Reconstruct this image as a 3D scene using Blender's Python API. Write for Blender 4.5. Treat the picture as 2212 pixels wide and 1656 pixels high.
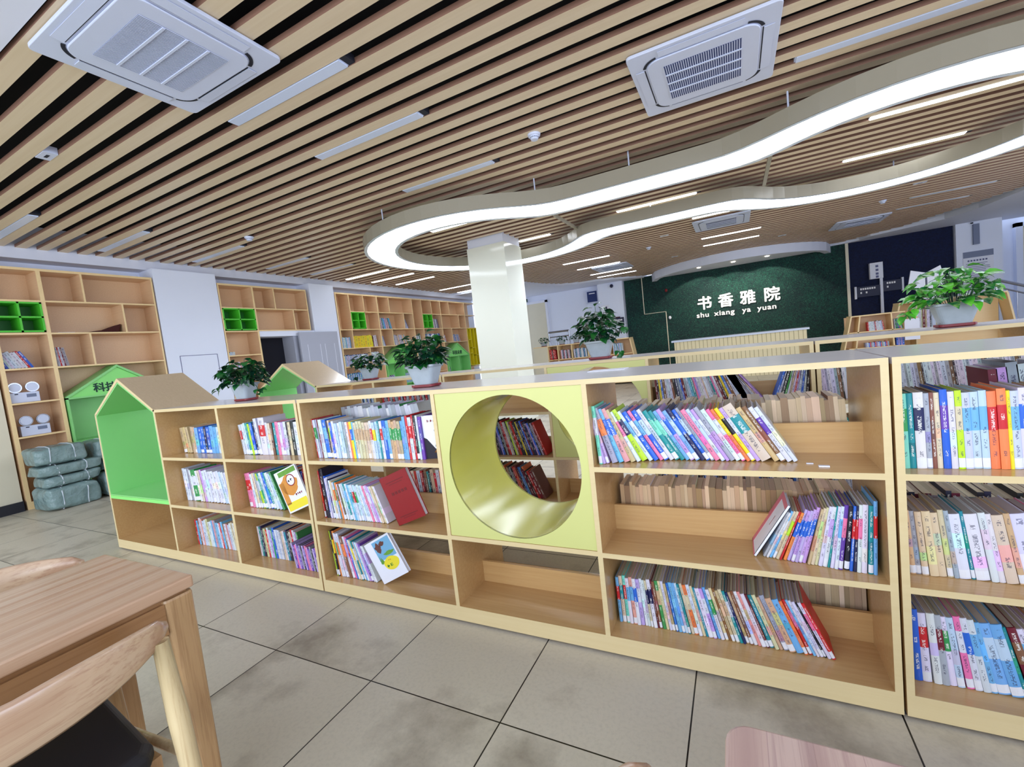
import bpy, math, random
from mathutils import Matrix, Vector, noise as mnoise
random.seed(7)
S = bpy.context.scene
COL = S.collection
PI = math.pi
for o in list(bpy.data.objects): bpy.data.objects.remove(o)

# ------------------------------------------------------------------ camera
cam = bpy.data.cameras.new('camera'); camo = bpy.data.objects.new('camera', cam); COL.objects.link(camo)
cam.sensor_width = 36.0; cam.lens = 36.0 * 956.9 / 2212.0; cam.clip_start = 0.02; cam.clip_end = 100
RR = ((0.88825389, 0.44569102, -0.11119596), (-0.0641505, -0.11933978, -0.99077885), (-0.45485133, 0.88719645, -0.07741273))
camo.matrix_world = Matrix(((RR[0][0], -RR[1][0], -RR[2][0], 0), (RR[0][1], -RR[1][1], -RR[2][1], 0), (RR[0][2], -RR[1][2], -RR[2][2], 1.277), (0, 0, 0, 1)))
S.camera = camo
# ------------------------------------------------------------------ world, light, exposure
W = bpy.data.worlds.new('world'); S.world = W; W.use_nodes = True
W.node_tree.nodes['Background'].inputs[0].default_value = (0.70, 0.81, 1.0, 1)
W.node_tree.nodes['Background'].inputs[1].default_value = 1.15
S.view_settings.view_transform = 'Standard'; S.view_settings.look = 'None'; S.view_settings.gamma = 1.0
S.view_settings.exposure = 0.5; S.view_settings.use_curve_mapping = False
S.cycles.max_bounces = 8; S.cycles.diffuse_bounces = 5; S.cycles.glossy_bounces = 4
S.cycles.sample_clamp_indirect = 6.0
def area(name, loc, rot, sx, sy, power, col=(1, 1, 1)):
    l = bpy.data.lights.new(name, 'AREA'); l.shape = 'RECTANGLE'; l.size = sx; l.size_y = sy; l.energy = power; l.color = col
    o = bpy.data.objects.new(name, l); COL.objects.link(o); o.location = loc; o.rotation_euler = rot; return o
# daylight entering through the window fronts behind the camera and on the right side of the room
area('window_daylight', (-1.0, -3.6, 1.7), (math.radians(82), 0, 0), 11, 2.6, 230, (0.88, 0.94, 1.0))
area('window_daylight', (9.5, 6.0, 1.7), (math.radians(85), 0, math.radians(90)), 12, 2.4, 380, (0.72, 0.80, 1.0))

# ------------------------------------------------------------------ node helpers
def s2l(c): return tuple((x / 12.92 if x <= 0.04045 else ((x + 0.055) / 1.055) ** 2.4) for x in c)
def C(r, g, b): return s2l((r / 255, g / 255, b / 255)) + (1.0,)
class NT:
    def __init__(s, name):
        s.m = bpy.data.materials.new(name); s.m.use_nodes = True; s.t = s.m.node_tree; s.n = s.t.nodes; s.l = s.t.links
        s.b = s.n['Principled BSDF']
    def node(s, typ, ins=None, **kw):
        x = s.n.new(typ)
        for k, v in kw.items(): setattr(x, k, v)
        for k, v in (ins or {}).items(): s.put(x.inputs[k], v)
        return x
    def put(s, sock, v):
        if hasattr(v, 'links') or isinstance(v, bpy.types.NodeSocket): s.l.new(v, sock)
        else: sock.default_value = v
    def math(s, op, a, b=0.0, c=0.0):
        x = s.n.new('ShaderNodeMath'); x.operation = op
        for i, v in enumerate((a, b, c)): s.put(x.inputs[i], v)
        return x.outputs[0]
    def mix(s, f, a, b, mode='MIX'):
        x = s.n.new('ShaderNodeMix'); x.data_type = 'RGBA'; x.blend_type = mode
        s.put(x.inputs[0], f); s.put(x.inputs[6], a); s.put(x.inputs[7], b); return x.outputs[2]
    def coord(s, k='Object'): return s.n.new('ShaderNodeTexCoord').outputs[k]
    def pos(s): return s.n.new('ShaderNodeNewGeometry').outputs['Position']
    def map(s, v, scale=(1, 1, 1), loc=(0, 0, 0), rot=(0, 0, 0)):
        x = s.n.new('ShaderNodeMapping'); s.l.new(v, x.inputs[0]); x.inputs['Scale'].default_value = scale; x.inputs['Location'].default_value = loc; x.inputs['Rotation'].default_value = rot
        return x.outputs[0]
    def noise(s, v, scale, detail=2, rough=0.5, k='Fac'):
        x = s.node('ShaderNodeTexNoise'); s.l.new(v, x.inputs['Vector']); x.inputs['Scale'].default_value = scale; x.inputs['Detail'].default_value = detail; x.inputs['Roughness'].default_value = rough
        return x.outputs[k]
    def ramp(s, f, a, b):
        x = s.n.new('ShaderNodeMapRange'); s.l.new(f, x.inputs[0]); x.inputs[1].default_value = a; x.inputs[2].default_value = b; return x.outputs[0]
    def out(s, col=None, rough=None, bump=None, bs=0.2, bd=0.002, **kw):
        if col is not None: s.put(s.b.inputs['Base Color'], col)
        if rough is not None: s.put(s.b.inputs['Roughness'], rough)
        for k, v in kw.items(): s.put(s.b.inputs[k], v)
        if bump is not None:
            x = s.node('ShaderNodeBump'); x.inputs['Strength'].default_value = bs; x.inputs['Distance'].default_value = bd
            s.l.new(bump, x.inputs['Height']); s.l.new(x.outputs[0], s.b.inputs['Normal'])
        return s.m
def plain(name, c, rough=0.5, var=0.04, sc=6, **kw):
    t = NT(name); v = t.coord(); f = t.noise(v, sc, 3)
    dark = tuple(x * (1 - var * 2) for x in c[:3]) + (1,)
    kw = {k.replace('_', ' '): v2 for k, v2 in kw.items()}
    return t.out(t.mix(f, dark, c), rough, **kw)
def emis(name, c, st):
    t = NT(name); t.put(t.b.inputs['Emission Color'], c); t.put(t.b.inputs['Emission Strength'], st); v = t.coord()
    f = t.noise(v, 3.0); t.put(t.b.inputs['Base Color'], t.mix(f, (0.85, 0.88, 0.95, 1), (0.9, 0.92, 1, 1))); return t.m

def laminate(name, c1, c2, rough=0.28, scale=(1.2, 30, 30), coat=0.0):
    t = NT(name); v = t.map(t.pos(), scale); f = t.noise(v, 2.5, 4, 0.6); f2 = t.noise(t.pos(), 1.5, 2)
    f = t.math('ADD', t.math('MULTIPLY', f, 0.7), t.math('MULTIPLY', f2, 0.3))
    return t.out(t.mix(t.ramp(f, 0.3, 0.7), c1, c2), rough, **({'Coat Weight': coat, 'Coat Roughness': 0.16} if coat else {}))
def ash(name, c1, c2, c3, along='X', rough=0.35, period=0.088):
    # solid ash strips with cathedral grain; grain runs along the given axis
    t = NT(name); p = t.coord()
    sc = {'X': (1, 9, 9), 'Y': (9, 1, 9), 'Z': (9, 9, 1)}[along]
    v = t.map(p, sc); w = t.noise(v, 1.6, 3, 0.5)
    wv = t.node('ShaderNodeTexWave', wave_type='BANDS', bands_direction={'X': 'Y', 'Y': 'X', 'Z': 'X'}[along])
    t.l.new(t.map(p, {'X': (0.4, 4, 4), 'Y': (4, 0.4, 4), 'Z': (4, 4, 0.4)}[along]), wv.inputs['Vector'])
    wv.inputs['Scale'].default_value = 1.1; wv.inputs['Distortion'].default_value = 7.0; wv.inputs['Detail'].default_value = 2.5; wv.inputs['Detail Scale'].default_value = 1.1
    fine = t.noise(t.map(p, {'X': (1, 45, 45), 'Y': (45, 1, 45), 'Z': (45, 45, 1)}[along]), 3, 4, 0.7)
    col = t.mix(w, c1, c2); col = t.mix(t.math('MULTIPLY', t.ramp(wv.outputs['Fac'], 0.5, 1.0), 0.5), col, c3)
    col = t.mix(t.math('MULTIPLY', t.ramp(fine, 0.48, 0.7), 0.55), col, c3)
    if period:
        s = t.node('ShaderNodeSeparateXYZ'); t.l.new(p, s.inputs[0]); a = s.outputs[{'X': 1, 'Y': 0, 'Z': 0}[along]]
        k = t.math('FLOOR', t.math('DIVIDE', a, period)); wn = t.node('ShaderNodeTexWhiteNoise', noise_dimensions='1D'); t.l.new(k, wn.inputs['W'])
        col = t.mix(t.math('MULTIPLY', wn.outputs['Value'], 0.45), col, c2)
        fr = t.math('FRACT', t.math('DIVIDE', a, period)); ln = t.math('LESS_THAN', fr, 0.02)
        col = t.mix(t.math('MULTIPLY', ln, 0.4), col, c3)
    return t.out(col, rough, **{'Coat Weight': 0.3, 'Coat Roughness': 0.15})

M = {}
M['lam'] = laminate('maple_laminate', C(190, 150, 98), C(204, 167, 114), 0.2)
M['lamtop_sheen'] = laminate('maple_top_painted_sheen', C(200, 192, 192), C(212, 204, 204), 0.34, coat=0.8)  # maple made paler and cooler: reflected sheen painted into the base colour
M['lamroof'] = laminate('maple_laminate_roof', C(190, 168, 138), C(202, 180, 150), 0.3, coat=0.5)
M['edge'] = laminate('pale_edge_band', C(212, 190, 142), C(218, 198, 152), 0.35)
M['lamwall'] = laminate('wall_bookcase_laminate', C(214, 176, 136), C(226, 190, 150), 0.35)
M['edgewall'] = laminate('wall_bookcase_edge', C(236, 204, 148), C(240, 212, 160), 0.4)
M['green'] = plain('green_laminate', C(138, 214, 128), 0.32, 0.03)
M['greend'] = plain('deep_green_laminate', C(80, 200, 50), 0.4, 0.03)
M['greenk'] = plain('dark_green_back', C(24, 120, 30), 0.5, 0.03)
M['greenl'] = plain('green_edge_band', C(140, 230, 120), 0.35, 0.02)
M['yellow'] = plain('lime_yellow_laminate', C(204, 206, 130), 0.4, 0.02)
M['tube'] = plain('yellow_tunnel_lining', C(212, 208, 100), 0.2, 0.03, Coat_Weight=1.0, Coat_Roughness=0.2)
M['yellowd'] = plain('yellow_laminate', C(228, 210, 30), 0.4, 0.03)
M['white'] = plain('white_wall_paint', C(232, 238, 255), 0.6, 0.02, 2)
M['ceilw'] = plain('white_soffit_paint', C(222, 226, 242), 0.6, 0.02, 2)
M['cream'] = plain('cream_paint', C(222, 214, 190), 0.45, 0.03)
M['column'] = plain('cream_column_gloss', C(228, 230, 218), 0.12, 0.02, 2)
M['black'] = plain('ceiling_void_black', (0.002, 0.002, 0.004, 1), 0.95, 0)
M['skirt'] = plain('dark_skirting', C(30, 30, 40), 0.5)
M['acw'] = plain('white_plastic', C(208, 216, 240), 0.35, 0.02)
M['acg'] = plain('grey_plastic', C(112, 122, 150), 0.45, 0.02)
M['acd'] = plain('dark_blue_filter', C(28, 50, 110), 0.6, 0.05)
M['dark'] = plain('dark_gap', C(18, 22, 40), 0.7)
M['panel'] = plain('unlit_light_diffuser', C(214, 226, 252), 0.2, 0.01)
M['ringside'] = plain('cream_metal_ring', C(160, 154, 138), 0.25, 0.03, 2)
M['ringrim'] = plain('ring_rim_white', C(214, 226, 240), 0.3, 0.01)
M['lit'] = emis('lit_strip', (0.88, 0.93, 1, 1), 9.0)
M['ring'] = emis('lit_ring', (0.80, 0.87, 1, 1), 8.0)
M['spot'] = emis('warm_spot', (1, 0.85, 0.6, 1), 14.0)
M['metal'] = plain('brushed_steel', C(176, 180, 196), 0.25, 0.05, 20, Metallic=0.9)
M['strap'] = plain('white_strapping', C(205, 215, 225), 0.5)
M['pot'] = plain('white_ceramic_pot', C(172, 182, 190), 0.3, 0.12, 22)
M['saucer'] = plain('dark_red_saucer', C(125, 20, 32), 0.4)
M['soil'] = plain('potting_soil', C(40, 32, 28), 0.95, 0.3, 60)
M['blackseat'] = plain('black_leatherette', C(14, 12, 20), 0.55, 0.1, 30)
M['letter'] = plain('white_lettering', C(246, 244, 246), 0.5, 0.0)
M['textd'] = plain('dark_green_lettering', C(10, 60, 50), 0.6, 0.05)
M['navy'] = plain('navy_plate', C(14, 20, 60), 0.5)
M['papr'] = plain('white_paper', C(232, 234, 246), 0.6, 0.02)
M['ink'] = plain('grey_print', C(96, 100, 140), 0.7, 0.0)
M['brown'] = plain('dark_brown_cloth', C(70, 24, 22), 0.9, 0.1)
M['red'] = plain('red_cloth_cover', C(138, 4, 14), 0.45, 0.03)
M['redd'] = plain('red_debossed', C(105, 8, 14), 0.5, 0.0)
M['counter'] = plain('stone_counter_top', C(206, 214, 232), 0.25, 0.03)
M['lockgrey'] = plain('grey_door_paint', C(176, 180, 196), 0.45, 0.02)
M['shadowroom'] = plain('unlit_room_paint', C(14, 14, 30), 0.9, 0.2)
M['sky'] = plain('pale_blue_ink', C(120, 180, 220), 0.5, 0.1)
M['orange'] = plain('orange_ink', C(224, 150, 60), 0.5, 0.15, 30)
M['yink'] = plain('yellow_ink', C(236, 220, 50), 0.5, 0.03)
M['gink'] = plain('green_ink', C(110, 170, 60), 0.5, 0.2, 40)
M['brink'] = plain('brown_ink', C(120, 70, 60), 0.6, 0.3, 50)
M['kink'] = plain('black_ink', C(24, 20, 40), 0.6, 0.1, 30)
M['ash_top'] = ash('ash_table_top', C(206, 186, 164), C(196, 158, 126), C(168, 118, 84), 'Y')
M['ash_apron'] = ash('ash_apron', C(190, 150, 104), C(172, 128, 82), C(128, 84, 48), 'Y', period=0)
M['ash_leg'] = ash('ash_leg', C(198, 162, 118), C(178, 140, 96), C(140, 98, 60), 'Z', period=0)
M['ash_chair'] = ash('ash_chair', C(214, 190, 160), C(196, 160, 130), C(160, 116, 90), 'Y', 0.22, period=0)
M['ash_cleg'] = ash('pale_chair_leg', C(232, 214, 170), C(220, 196, 150), C(190, 156, 110), 'Z', 0.25, period=0)
M['ash_pink'] = ash('pinkish_desk_top', C(206, 182, 170), C(190, 156, 142), C(140, 104, 104), 'Y', period=0.05)

# slatted ceiling wood
t = NT('ceiling_slat_wood'); f = t.noise(t.map(t.pos(), (0.5, 20, 20)), 2.0, 3); M['slat'] = t.out(t.mix(f, C(212, 190, 158), C(228, 210, 182)), 0.45)
M['slatshade'] = plain('slat_side_painted_shade', C(146, 108, 90), 0.6, 0.08)  # slat wood darkened to stand for the shade in the gaps

# floor tiles 0.6 m with dark joints, concrete-like stains
t = NT('stone_floor_tiles'); p = t.pos(); s = t.node('ShaderNodeSeparateXYZ'); t.l.new(p, s.inputs[0])
def joint(a, off):
    fr = t.math('FRACT', t.math('DIVIDE', t.math('SUBTRACT', a, off), 0.6))
    d = t.math('MINIMUM', fr, t.math('SUBTRACT', 1.0, fr)); return t.math('LESS_THAN', d, 0.0042), t.math('FLOOR', t.math('DIVIDE', t.math('SUBTRACT', a, off), 0.6))
jx, ix = joint(s.outputs[0], -0.8100 - 60); jy, iy = joint(s.outputs[1], 1.2020 - 60)
j = t.math('MAXIMUM', jx, jy)
cv = t.node('ShaderNodeCombineXYZ'); t.l.new(ix, cv.inputs[0]); t.l.new(iy, cv.inputs[1])
wn = t.node('ShaderNodeTexWhiteNoise', noise_dimensions='2D'); t.l.new(cv.outputs[0], wn.inputs['Vector'])
off = t.node('ShaderNodeVectorMath', operation='ADD'); t.l.new(p, off.inputs[0]); sc = t.node('ShaderNodeVectorMath', operation='SCALE'); t.l.new(wn.outputs['Color'], sc.inputs[0]); sc.inputs['Scale'].default_value = 7.0; t.l.new(sc.outputs[0], off.inputs[1])
n1 = t.noise(off.outputs[0], 2.2, 6, 0.62); n2 = t.noise(p, 70, 3, 0.6); n3 = t.noise(off.outputs[0], 1.2, 2, 0.5)
base = t.mix(n3, C(190, 182, 162), C(208, 200, 184))
base = t.mix(t.math('MULTIPLY', t.ramp(n1, 0.52, 0.74), 0.75), base, C(112, 100, 84))
base = t.mix(t.math('MULTIPLY', t.ramp(n2, 0.45, 0.8), 0.18), base, C(110, 108, 100))
M['floor'] = t.out(t.mix(j, base, C(24, 20, 18)), t.mix(n1, (0.30,) * 3 + (1,), (0.42,) * 3 + (1,)))

# artificial grass
t = NT('artificial_grass'); p = t.pos(); n1 = t.noise(p, 26, 5, 0.75); n2 = t.noise(p, 1.4, 2); n3 = t.noise(p, 60, 2)
c = t.mix(t.ramp(n1, 0.36, 0.68), C(0, 22, 30), C(14, 84, 70)); c = t.mix(t.math('MULTIPLY', t.ramp(n2, 0.35, 0.65), 0.5), c, C(2, 26, 36))
c = t.mix(t.math('GREATER_THAN', n3, 0.68), c, C(120, 190, 150)); M['grass'] = t.out(c, 0.8, n1, 0.8, 0.03)
t = NT('dark_artificial_grass'); p = t.pos(); n1 = t.noise(p, 26, 5, 0.75)
M['grassd'] = t.out(t.mix(t.ramp(n1, 0.36, 0.7), C(2, 10, 44), C(8, 28, 74)), 0.85, n1, 0.8, 0.03)
# leaves
t = NT('pothos_leaf'); oi = t.node('ShaderNodeObjectInfo'); v = t.coord(); n1 = t.noise(v, 9, 2); n2 = t.noise(v, 40, 2)
c = t.mix(t.ramp(n1, 0.42, 0.62), C(4, 44, 30), C(20, 96, 36)); c = t.mix(t.math('MULTIPLY', t.ramp(n2, 0.55, 0.8), 0.5), c, C(70, 150, 50))
M['leaf'] = t.out(c, 0.35)
t = NT('bright_pothos_leaf'); v = t.coord(); n1 = t.noise(v, 9, 2); n2 = t.noise(v, 30, 2)
c = t.mix(t.ramp(n1, 0.40, 0.6), C(20, 110, 50), C(90, 190, 50)); c = t.mix(t.math('MULTIPLY', t.ramp(n2, 0.52, 0.75), 0.6), c, C(190, 225, 130))
M['leafb'] = t.out(c, 0.35)
# wrapped bundles
t = NT('green_grey_wrapping_film'); v = t.coord(); n1 = t.noise(v, 9, 4, 0.6); vo = t.node('ShaderNodeTexVoronoi'); t.l.new(v, vo.inputs['Vector']); vo.inputs['Scale'].default_value = 7
M['wrap'] = t.out(t.mix(n1, C(84, 108, 108), C(146, 172, 172)), 0.25, t.math('ADD', n1, t.math('MULTIPLY', vo.outputs['Distance'], 0.8)), 0.9, 0.03)

# counter ribs
t = NT('ribbed_cream_panel'); s = t.node('ShaderNodeSeparateXYZ'); t.l.new(t.pos(), s.inputs[0]); fr = t.math('FRACT', t.math('MULTIPLY', s.outputs[0], 11.0))
M['ribs'] = t.out(t.mix(t.math('LESS_THAN', fr, 0.16), C(226, 212, 170), C(176, 160, 116)), 0.5)

# book cloth / paper, coloured per object
def glyphs(t, x, z, seed, zscale=84.0):
    a = t.math('FLOOR', t.math('MULTIPLY', x, 9.0)); b = t.math('FLOOR', t.math('MULTIPLY', z, zscale)); w = t.math('FLOOR', t.math('MULTIPLY', z, 13.0))
    cv = t.node('ShaderNodeCombineXYZ'); t.put(cv.inputs[0], a); t.put(cv.inputs[1], b); t.put(cv.inputs[2], seed)
    wn = t.node('ShaderNodeTexWhiteNoise', noise_dimensions='3D'); t.l.new(cv.outputs[0], wn.inputs['Vector'])
    cw = t.node('ShaderNodeCombineXYZ'); t.put(cw.inputs[0], w); t.put(cw.inputs[1], seed)
    ww = t.node('ShaderNodeTexWhiteNoise', noise_dimensions='3D'); t.l.new(cw.outputs[0], ww.inputs['Vector'])
    m = t.math('MULTIPLY', t.math('GREATER_THAN', wn.outputs['Value'], 0.5), t.math('GREATER_THAN', ww.outputs['Value'], 0.35))
    inx = t.math('MULTIPLY', t.math('GREATER_THAN', x, 0.3), t.math('LESS_THAN', x, 0.7))
    inz = t.math('MULTIPLY', t.math('GREATER_THAN', z, 0.16), t.math('LESS_THAN', z, 0.93))
    return t.math('MULTIPLY', m, t.math('MULTIPLY', inx, inz))
def oattr(t, n): return t.node('ShaderNodeAttribute', attribute_type='OBJECT', attribute_name=n)
t = NT('book_cover'); oi = t.node('ShaderNodeObjectInfo'); v = t.coord(); s = t.node('ShaderNodeSeparateXYZ'); t.l.new(v, s.inputs[0])
x, y, z = s.outputs; base = oi.outputs['Color']; c2 = oattr(t, 'tint').outputs['Color']; bd = oattr(t, 'band'); sb = t.node('ShaderNodeSeparateXYZ'); t.l.new(bd.outputs['Vector'], sb.inputs[0])
band = t.math('MULTIPLY', t.math('GREATER_THAN', z, sb.outputs[0]), t.math('LESS_THAN', z, sb.outputs[1]))
col = t.mix(band, base, c2)
spine = t.math('LESS_THAN', y, 0.03)
bw = t.node('ShaderNodeRGBToBW'); t.l.new(col, bw.inputs[0]); tc = t.mix(t.math('GREATER_THAN', bw.outputs[0], 0.28), C(240, 240, 235), C(40, 44, 80))
g = glyphs(t, x, z, t.math('MULTIPLY', oi.outputs['Random'], 91.7))
col = t.mix(t.math('MULTIPLY', t.math('MULTIPLY', g, spine), 0.62), col, tc)
lab = t.math('MULTIPLY', t.math('MULTIPLY', t.math('LESS_THAN', z, sb.outputs[2]), t.math('GREATER_THAN', z, 0.02)), spine)
col = t.mix(lab, col, C(226, 228, 236))
wear = t.noise(v, 3, 4, 0.7); col = t.mix(t.math('MULTIPLY', t.ramp(wear, 0.55, 0.9), 0.35), col, t.mix(0.5, col, C(200, 190, 170)))
M['book'] = t.out(col, 0.42)
t = NT('book_pages'); v = t.coord(); oi = t.node('ShaderNodeObjectInfo'); f = t.noise(t.map(v, (40, 1, 1)), 3.0, 2)
M['page'] = t.out(t.mix(f, t.mix(0.35, oi.outputs['Color'], (0.1, 0.08, 0.07, 1)), oi.outputs['Color']), 0.8)
t = NT('mass_book'); a = t.node('ShaderNodeVertexColor', layer_name='col'); uv = t.coord('UV'); s = t.node('ShaderNodeSeparateXYZ'); t.l.new(uv, s.inputs[0])
x = t.math('FRACT', s.outputs[0]); z = t.math('FRACT', s.outputs[1]); g = glyphs(t, x, z, t.math('FLOOR', s.outputs[0]))
g = t.math('MULTIPLY', g, t.math('GREATER_THAN', s.outputs[0], 0.0))
bw = t.node('ShaderNodeRGBToBW'); t.l.new(a.outputs['Color'], bw.inputs[0]); tc = t.mix(t.math('GREATER_THAN', bw.outputs[0], 0.28), C(235, 235, 230), C(50, 50, 90))
n = t.noise(t.map(t.pos(), (120, 120, 3)), 2.0, 2)
M['mass'] = t.out(t.mix(t.math('MULTIPLY', g, 0.75), t.mix(t.math('MULTIPLY', n, 0.25), a.outputs['Color'], C(90, 70, 50)), tc), 0.6)

# ------------------------------------------------------------------ mesh helpers
class MB:
    def __init__(s): s.v = []; s.f = []; s.sm = False
    def add(s, vs, fs):
        k = len(s.v); s.v += [tuple(p) for p in vs]; s.f += [tuple(i + k for i in f) for f in fs]; return s
    def box(s, x0, x1, y0, y1, z0, z1):
        return s.add([(x0, y0, z0), (x1, y0, z0), (x1, y1, z0), (x0, y1, z0), (x0, y0, z1), (x1, y0, z1), (x1, y1, z1), (x0, y1, z1)],
                     [(0, 3, 2, 1), (4, 5, 6, 7), (0, 1, 5, 4), (1, 2, 6, 5), (2, 3, 7, 6), (3, 0, 4, 7)])
    def prism(s, pts, a, b, ax='Y'):
        # pts: 2-D loop, extruded from a to b along ax.  X: (y,z)  Y: (x,z)  Z: (x,y)
        def P(q, t):
            return (t, q[0], q[1]) if ax == 'X' else ((q[0], t, q[1]) if ax == 'Y' else (q[0], q[1], t))
        n = len(pts); vs = [P(q, a) for q in pts] + [P(q, b) for q in pts]
        fs = [tuple(range(n))[::-1], tuple(range(n, 2 * n))] + [(i, (i + 1) % n, n + (i + 1) % n, n + i) for i in range(n)]
        return s.add(vs, fs)
    def cyl(s, c, r, h, ax='Z', n=20, r2=None):
        r2 = r if r2 is None else r2; vs = []
        for k, (rr, t) in enumerate(((r, 0), (r2, h))):
            for i in range(n):
                a = 2 * PI * i / n; u, w = rr * math.cos(a), rr * math.sin(a)
                vs.append({'Z': (c[0] + u, c[1] + w, c[2] + t), 'Y': (c[0] + u, c[1] + t, c[2] + w), 'X': (c[0] + t, c[1] + u, c[2] + w)}[ax])
        return s.add(vs, [tuple(range(n))[::-1], tuple(range(n, 2 * n))] + [(i, (i + 1) % n, n + (i + 1) % n, n + i) for i in range(n)])
    def tube(s, pts, r, n=8):
        pts = [Vector(p) for p in pts]; rs = r if isinstance(r, (list, tuple)) else [r] * len(pts); vs = []
        for i, p in enumerate(pts):
            d = (pts[min(i + 1, len(pts) - 1)] - pts[max(i - 1, 0)]).normalized(); u = d.cross(Vector((0, 0, 1)))
            u = u.normalized() if u.length > 1e-3 else Vector((1, 0, 0)); w = d.cross(u)
            vs += [tuple(p + (u * math.cos(2 * PI * k / n) + w * math.sin(2 * PI * k / n)) * rs[i]) for k in range(n)]
        fs = [tuple(range(n)), tuple(range((len(pts) - 1) * n, len(pts) * n))[::-1]]
        for i in range(len(pts) - 1):
            for k in range(n): fs.append((i * n + k, i * n + (k + 1) % n, (i + 1) * n + (k + 1) % n, (i + 1) * n + k))
        return s.add(vs, fs)
    def loft(s, loops, cap=True):
        n = len(loops[0]); vs = [p for L in loops for p in L]; fs = []
        for i in range(len(loops) - 1):
            for k in range(n): fs.append((i * n + k, i * n + (k + 1) % n, (i + 1) * n + (k + 1) % n, (i + 1) * n + k))
        if cap: fs += [tuple(range(n))[::-1], tuple(range((len(loops) - 1) * n, len(loops) * n))]
        return s.add(vs, fs)
    def ball(s, c, r, n=12, m=8):
        rx, ry, rz = r if isinstance(r, tuple) else (r, r, r)
        loops = [[(c[0] + rx * math.sin(PI * j / m) * math.cos(2 * PI * i / n), c[1] + ry * math.sin(PI * j / m) * math.sin(2 * PI * i / n), c[2] - rz * math.cos(PI * j / m)) for i in range(n)] for j in range(m + 1)]
        return s.loft(loops, False)
    def mesh(s, name, mat, org=(0, 0, 0)):
        me = bpy.data.meshes.new(name); me.from_pydata([(a - org[0], b - org[1], c - org[2]) for a, b, c in s.v], [], s.f); me.update()
        if mat: me.materials.append(mat)
        if s.sm:
            for p in me.polygons: p.use_smooth = True
        return me
    def build(s, name, mat, parent=None, org=None, bevel=0, smooth=False, subd=0):
        s.sm = smooth
        if org is None: org = tuple(parent.location) if parent is not None and parent.parent is None else ((0, 0, 0) if parent is None else tuple(parent['_o']))
        me = s.mesh(name, mat, org); o = bpy.data.objects.new(name, me); COL.objects.link(o)
        if parent is not None: o.parent = parent
        else: o.location = org
        o['_o'] = list(org)
        if bevel:
            b = o.modifiers.new('bevel', 'BEVEL'); b.width = bevel; b.segments = 2; b.limit_method = 'ANGLE'
        if subd:
            b = o.modifiers.new('sub', 'SUBSURF'); b.levels = subd; b.render_levels = subd
        return o
def tag(o, label, cat, group=None, kind=None):
    o['label'] = label; o['category'] = cat
    if group: o['group'] = group
    if kind: o['kind'] = kind
    return o
def thing(name, label, cat, loc=(0, 0, 0), group=None):
    o = bpy.data.objects.new(name, None); COL.objects.link(o); o.location = loc; o.empty_display_size = 0.1
    return tag(o, label, cat, group)
def struct(o): o['kind'] = 'structure'; return o
def copy_tree(root, loc, label=None):
    r = root.copy(); COL.objects.link(r); r.location = loc
    if label: r['label'] = label
    for ch in root.children:
        c = ch.copy(); COL.objects.link(c); c.parent = r
        for g in ch.children:
            d = g.copy(); COL.objects.link(d); d.parent = c
    return r
def rrect(x0, x1, y0, y1, r, n=5):
    out = []
    for cx, cy, a0 in ((x1 - r, y1 - r, 0), (x0 + r, y1 - r, 90), (x0 + r, y0 + r, 180), (x1 - r, y0 + r, 270)):
        for i in range(n + 1):
            a = math.radians(a0 + 90 * i / n); out.append((cx + r * math.cos(a), cy + r * math.sin(a)))
    return out
def text(body, size, loc, rot, mat, name, parent=None, ext=0.01, bold=0.0, sx=1.0, org=(0, 0, 0), align='LEFT', space=1.0):
    cu = bpy.data.curves.new(name, 'FONT'); cu.body = body; cu.size = size; cu.extrude = ext; cu.align_x = align; cu.space_character = space
    tmp = bpy.data.objects.new(name, cu); COL.objects.link(tmp); bpy.context.view_layer.update()
    src = bpy.data.meshes.new_from_object(tmp.evaluated_get(bpy.context.evaluated_depsgraph_get())); bpy.data.objects.remove(tmp)
    mb = MB(); vs = [tuple(v.co) for v in src.vertices]; fs = [tuple(p.vertices) for p in src.polygons]
    offs = [(0, 0, 0)] + ([(bold * math.cos(a), bold * math.sin(a), 0.0004 * i) for i, a in enumerate([k * PI / 4 for k in range(8)])] if bold else [])
    for dx, dy, dz in offs: mb.add([((x + dx) * sx, y + dy, z + dz) for x, y, z in vs], fs)
    me = mb.mesh(name, mat); o = bpy.data.objects.new(name, me); COL.objects.link(o)
    o.location = tuple(a - b for a, b in zip(loc, org)); o.rotation_euler = rot
    if parent is not None: o.parent = parent
    return o

# ------------------------------------------------------------------ room shell
CZ = 3.2
struct(MB().box(-8.6, 9.0, -3.2, 16.2, -0.1, 0.0).build('floor', M['floor']))
mb = MB(); y = 1.145
CW = [(-5.45, 11.9), (-5.40, 12.4), (-5.25, 13.2), (-4.95, 13.9), (-4.5, 14.25), (-4.0, 14.35), (-3.5, 14.55), (-3.0, 15.0), (-2.6, 15.45)]
def slat_x(y):
    # left and right ends of the slatted field at depth y (curved white borders at the far end)
    xl, xr = -7.86, 9.0
    if y > 12.0: xr = 4.9 - max(0, (y - 12.0)) * 0.42 if y < 14.4 else 3.9 - (y - 14.4) * 1.0
    elif y > 9.0: xr = 4.9 + (12.0 - y) ** 2 * 0.25
    if y > 11.9:
        xl = -5.45
        for (xa, ya), (xb, yb) in zip(CW, CW[1:]):
            if ya <= y <= yb: xl = xa + (xb - xa) * (y - ya) / (yb - ya)
        if y > 15.45: xl = -2.6
    if y > 11.0 and y <= 11.9: xl = -7.86 + (y - 11.0) / 0.9 * 2.4 * 0
    return xl, xr
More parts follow.
